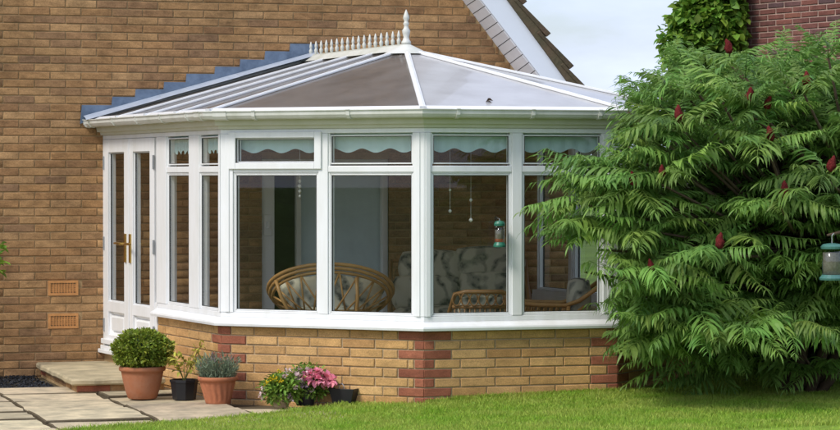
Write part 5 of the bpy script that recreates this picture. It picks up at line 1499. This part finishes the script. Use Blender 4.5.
# leafy screen added behind the shrub as dark backing for its deep shade
hb0, hb1 = spot(655, 20.4), spot(980, 18.9)
shade_hedge = empty('shade_hedge', ((hb0[0] + hb1[0]) / 2, (hb0[1] + hb1[1]) / 2, -0.15), 'dark green leafy screen added behind the sumac shrub to deepen its shade', 'shade_hedge')
HFm = frame(hb0, hb1); HL = float(np.linalg.norm(hb1 - hb0)); nh = 9000
hs_ = RNG.uniform(0, HL, nh); hz_ = RNG.uniform(-0.12, 1.65, nh); hd_ = RNG.uniform(-0.30, 0.04, nh) + 0.05 * np.sin(hs_ * 7) * np.sin(hz_ * 6)
LPn = np.stack([HFm[0][0] + HFm[1][0] * hs_ + HFm[2][0] * hd_, HFm[0][1] + HFm[1][1] * hs_ + HFm[2][1] * hd_, hz_], 1)
LDn = np.tile(np.array([HFm[2][0], HFm[2][1], 0.3]), (nh, 1))
link('foliage', leaves(LPn, LDn, 0.075, 0.55, 0.3, 0.7, 'dark_leaf'), None, shade_hedge)
m = MB(); m.fbox(HFm, 0.05, HL - .05, -0.5, -0.2, -0.15, 1.55); m.build('inner_twigs', 'dark_leaf', shade_hedge)

# second feeder hanging at the shrub
q = spot(832, 16.2)
def br2(t, x, y, z, r_):
    m = MB(); m.tube([(x, y, z - .002), (x, y, z + .05), (x + .012, y, z + .062), (x + .02, y + .01, z + .05)], 0.003, seg=6); m.build('hook', 'steel', t)
zq = EYE - (280 - 178) * 16.2 / FPX
feeder((q[0], q[1], zq), 0.062, 0.165, 'hanging_bird_feeder', 'tube bird feeder with teal tray and lid hanging from a sumac branch', 'feeder_teal', 0.85, 0, br2)
m = MB(); zb2 = zq + .034 + .165 + .036 + .045; m.tube([(q[0] - .02, q[1] + .02, zb2 + .005), (q[0] + .15, q[1] + .10, zb2 + .03), (q[0] + .35, q[1] + .35, zb2 + .02), (SC_[0] + .5, SC_[1] - .2, 0.8)], [0.008, 0.012, 0.015, 0.018], seg=7)
m.build('feeder_branch', 'bark', shrub, smooth=True)

# ------------------------------------------------------------------ neighbour's house and its climber
N0 = spot(720, 29.7); nd = None
dX, dZ = 0.638, -1.0; ln = math.hypot(dX, dZ); nd = (RGT * dX + FWD * dZ) / ln
N0 = N0 - nd * 0.3; N1 = N0 + nd * 7.0
nb_ = empty('neighbour_house', ((N0[0] + N1[0]) / 2, (N0[1] + N1[1]) / 2, -0.16), 'dark red brick house wall beyond the sumac shrub', 'house')
NF = frame(N0, N1); NL = 7.0; NH = 5.2
core = MB(); core.fbox(NF, 0, NL, -5.0, -0.010, -0.16, NH); nw = core.build('wall', 'mortar_neighbour', nb_)
rf = MB(); O, u, n_ = NF
def npnt(s, d, z): return (O[0] + u[0] * s + n_[0] * d, O[1] + u[1] * s + n_[1] * d, z)
rf.slab([npnt(-.2, .25, NH - .1), npnt(NL + .2, .25, NH - .1), npnt(NL + .2, -2.5, NH + 1.5), npnt(-.2, -2.5, NH + 1.5)], 0.12)
rf.slab([npnt(-.2, -5.25, NH - .1), npnt(NL + .2, -5.25, NH - .1), npnt(NL + .2, -2.5, NH + 1.5), npnt(-.2, -2.5, NH + 1.5)], 0.12); rf.build('roof', 'roof_tile', nb_)
nb_b, nb_c = 0.285, 0.066; cand = []
r = 0; z = -0.1
while z < NH - .1:
    s_ = (nb_b / 2 if r % 2 else 0) - nb_b
    while s_ < NL:
        a, b = max(s_ + .009, 0), min(s_ + nb_b - .009, NL)
        if b - a > .03:
            c = NF[0] + NF[1] * (a + b) / 2; px, py = proj(c[0], c[1], z + nb_c / 2)
            cand.append((0 if (725 < px < 845 and -5 < py < 95) else 1, (a + b) / 2, z + nb_c / 2, b - a))
        s_ += nb_b
    z += nb_c; r += 1
cand.sort(key=lambda t_: t_[0])
vis = [c for c in cand if c[0] == 0][:300]; oth = [c for c in cand if c not in vis]
for c in vis:
    o = put_brick(nw, NF, c[1], c[2], c[3], nb_c - .015, 'neighbour_brick')
field_bricks(nw, [(NF, c[1], c[2], c[3], nb_c - .015, 0.0) for c in oth], 'neighbour_brick_field')
cb = spot(706, 29.2)
clb = empty('climbing_plant', (cb[0], cb[1], -0.15), 'bright green leafy climber covering the end of the red brick wall', 'climber')
LP = []; LD = []
for (px, py, rx, rz, n) in ((706, 24, 0.42, 0.36, 2100), (716, -6, 0.34, 0.42, 1400), (694, 45, 0.40, 0.35, 1300), (722, 40, 0.25, 0.4, 700), (712, -40, 0.34, 0.4, 500), (700, 90, 0.45, 0.55, 800), (702, 150, 0.45, 0.8, 700)):
    c2 = spot(px, 29.25); zc = EYE - (py - 178) * 29.25 / FPX
    pts, nr = sphere_pts(n, (c2[0], c2[1], zc), (rx, 0.35, rz), (0.55, 1.05), lump=0.12); LP.append(pts); LD.append(nr)
link('foliage', leaves(np.concatenate(LP), np.concatenate(LD), 0.095, 0.75, 0.3, 0.8, 'climber_leaf', droop=0.6), None, clb)
m = MB(); m.tube([(cb[0], cb[1], -0.15), (cb[0] + .05, cb[1], 1.2), (cb[0] - .04, cb[1], 2.5), (cb[0] + .05, cb[1], 3.6)], [0.05, 0.045, 0.035, 0.02], seg=8); m.build('stem', 'bark', clb)

# leafy shoot reaching in beside the house wall on the left
q = spot(-9, 20.2); zg = -0.07
t = empty('leafy_shrub', (q[0], q[1], zg), 'green leaf sprays of a shrub reaching in beside the brown brick wall', 'shrub')
m = MB(); LP = []; LD = []
for k in range(16):
    zc = 0.72 + random.uniform(-.4, .35); e_ = (q[0] + random.uniform(-.30, -.03), q[1] + random.uniform(-.1, .1), zc)
    m.tube([(q[0] - .1, q[1], zg), (q[0] - .1 + random.uniform(-.05, .05), q[1], zc * .6), e_], [0.012, 0.008, 0.004], seg=5)
    for j in range(9): LP.append(np.array(e_) + RNG.normal(0, .03, 3)); LD.append((random.uniform(-.8, .1), random.uniform(-.4, .4), .1))
for py in (246, 256, 262, 271):
    e_ = spot(-2, 20.2); zc = EYE - (py - 178) * 20.2 / FPX
    m.tube([(q[0] - .1, q[1], zc - .15), (e_[0], e_[1], zc)], 0.004, seg=5)
    for j in range(5): LP.append(np.array([e_[0], e_[1], zc]) + RNG.normal(0, .012, 3)); LD.append((1, 0, .0))
m.build('stem', 'green_stem', t); link('foliage', leaves(LP, LD, 0.075, 0.5, 0.3, 0.5, 'climber_leaf'), None, t)
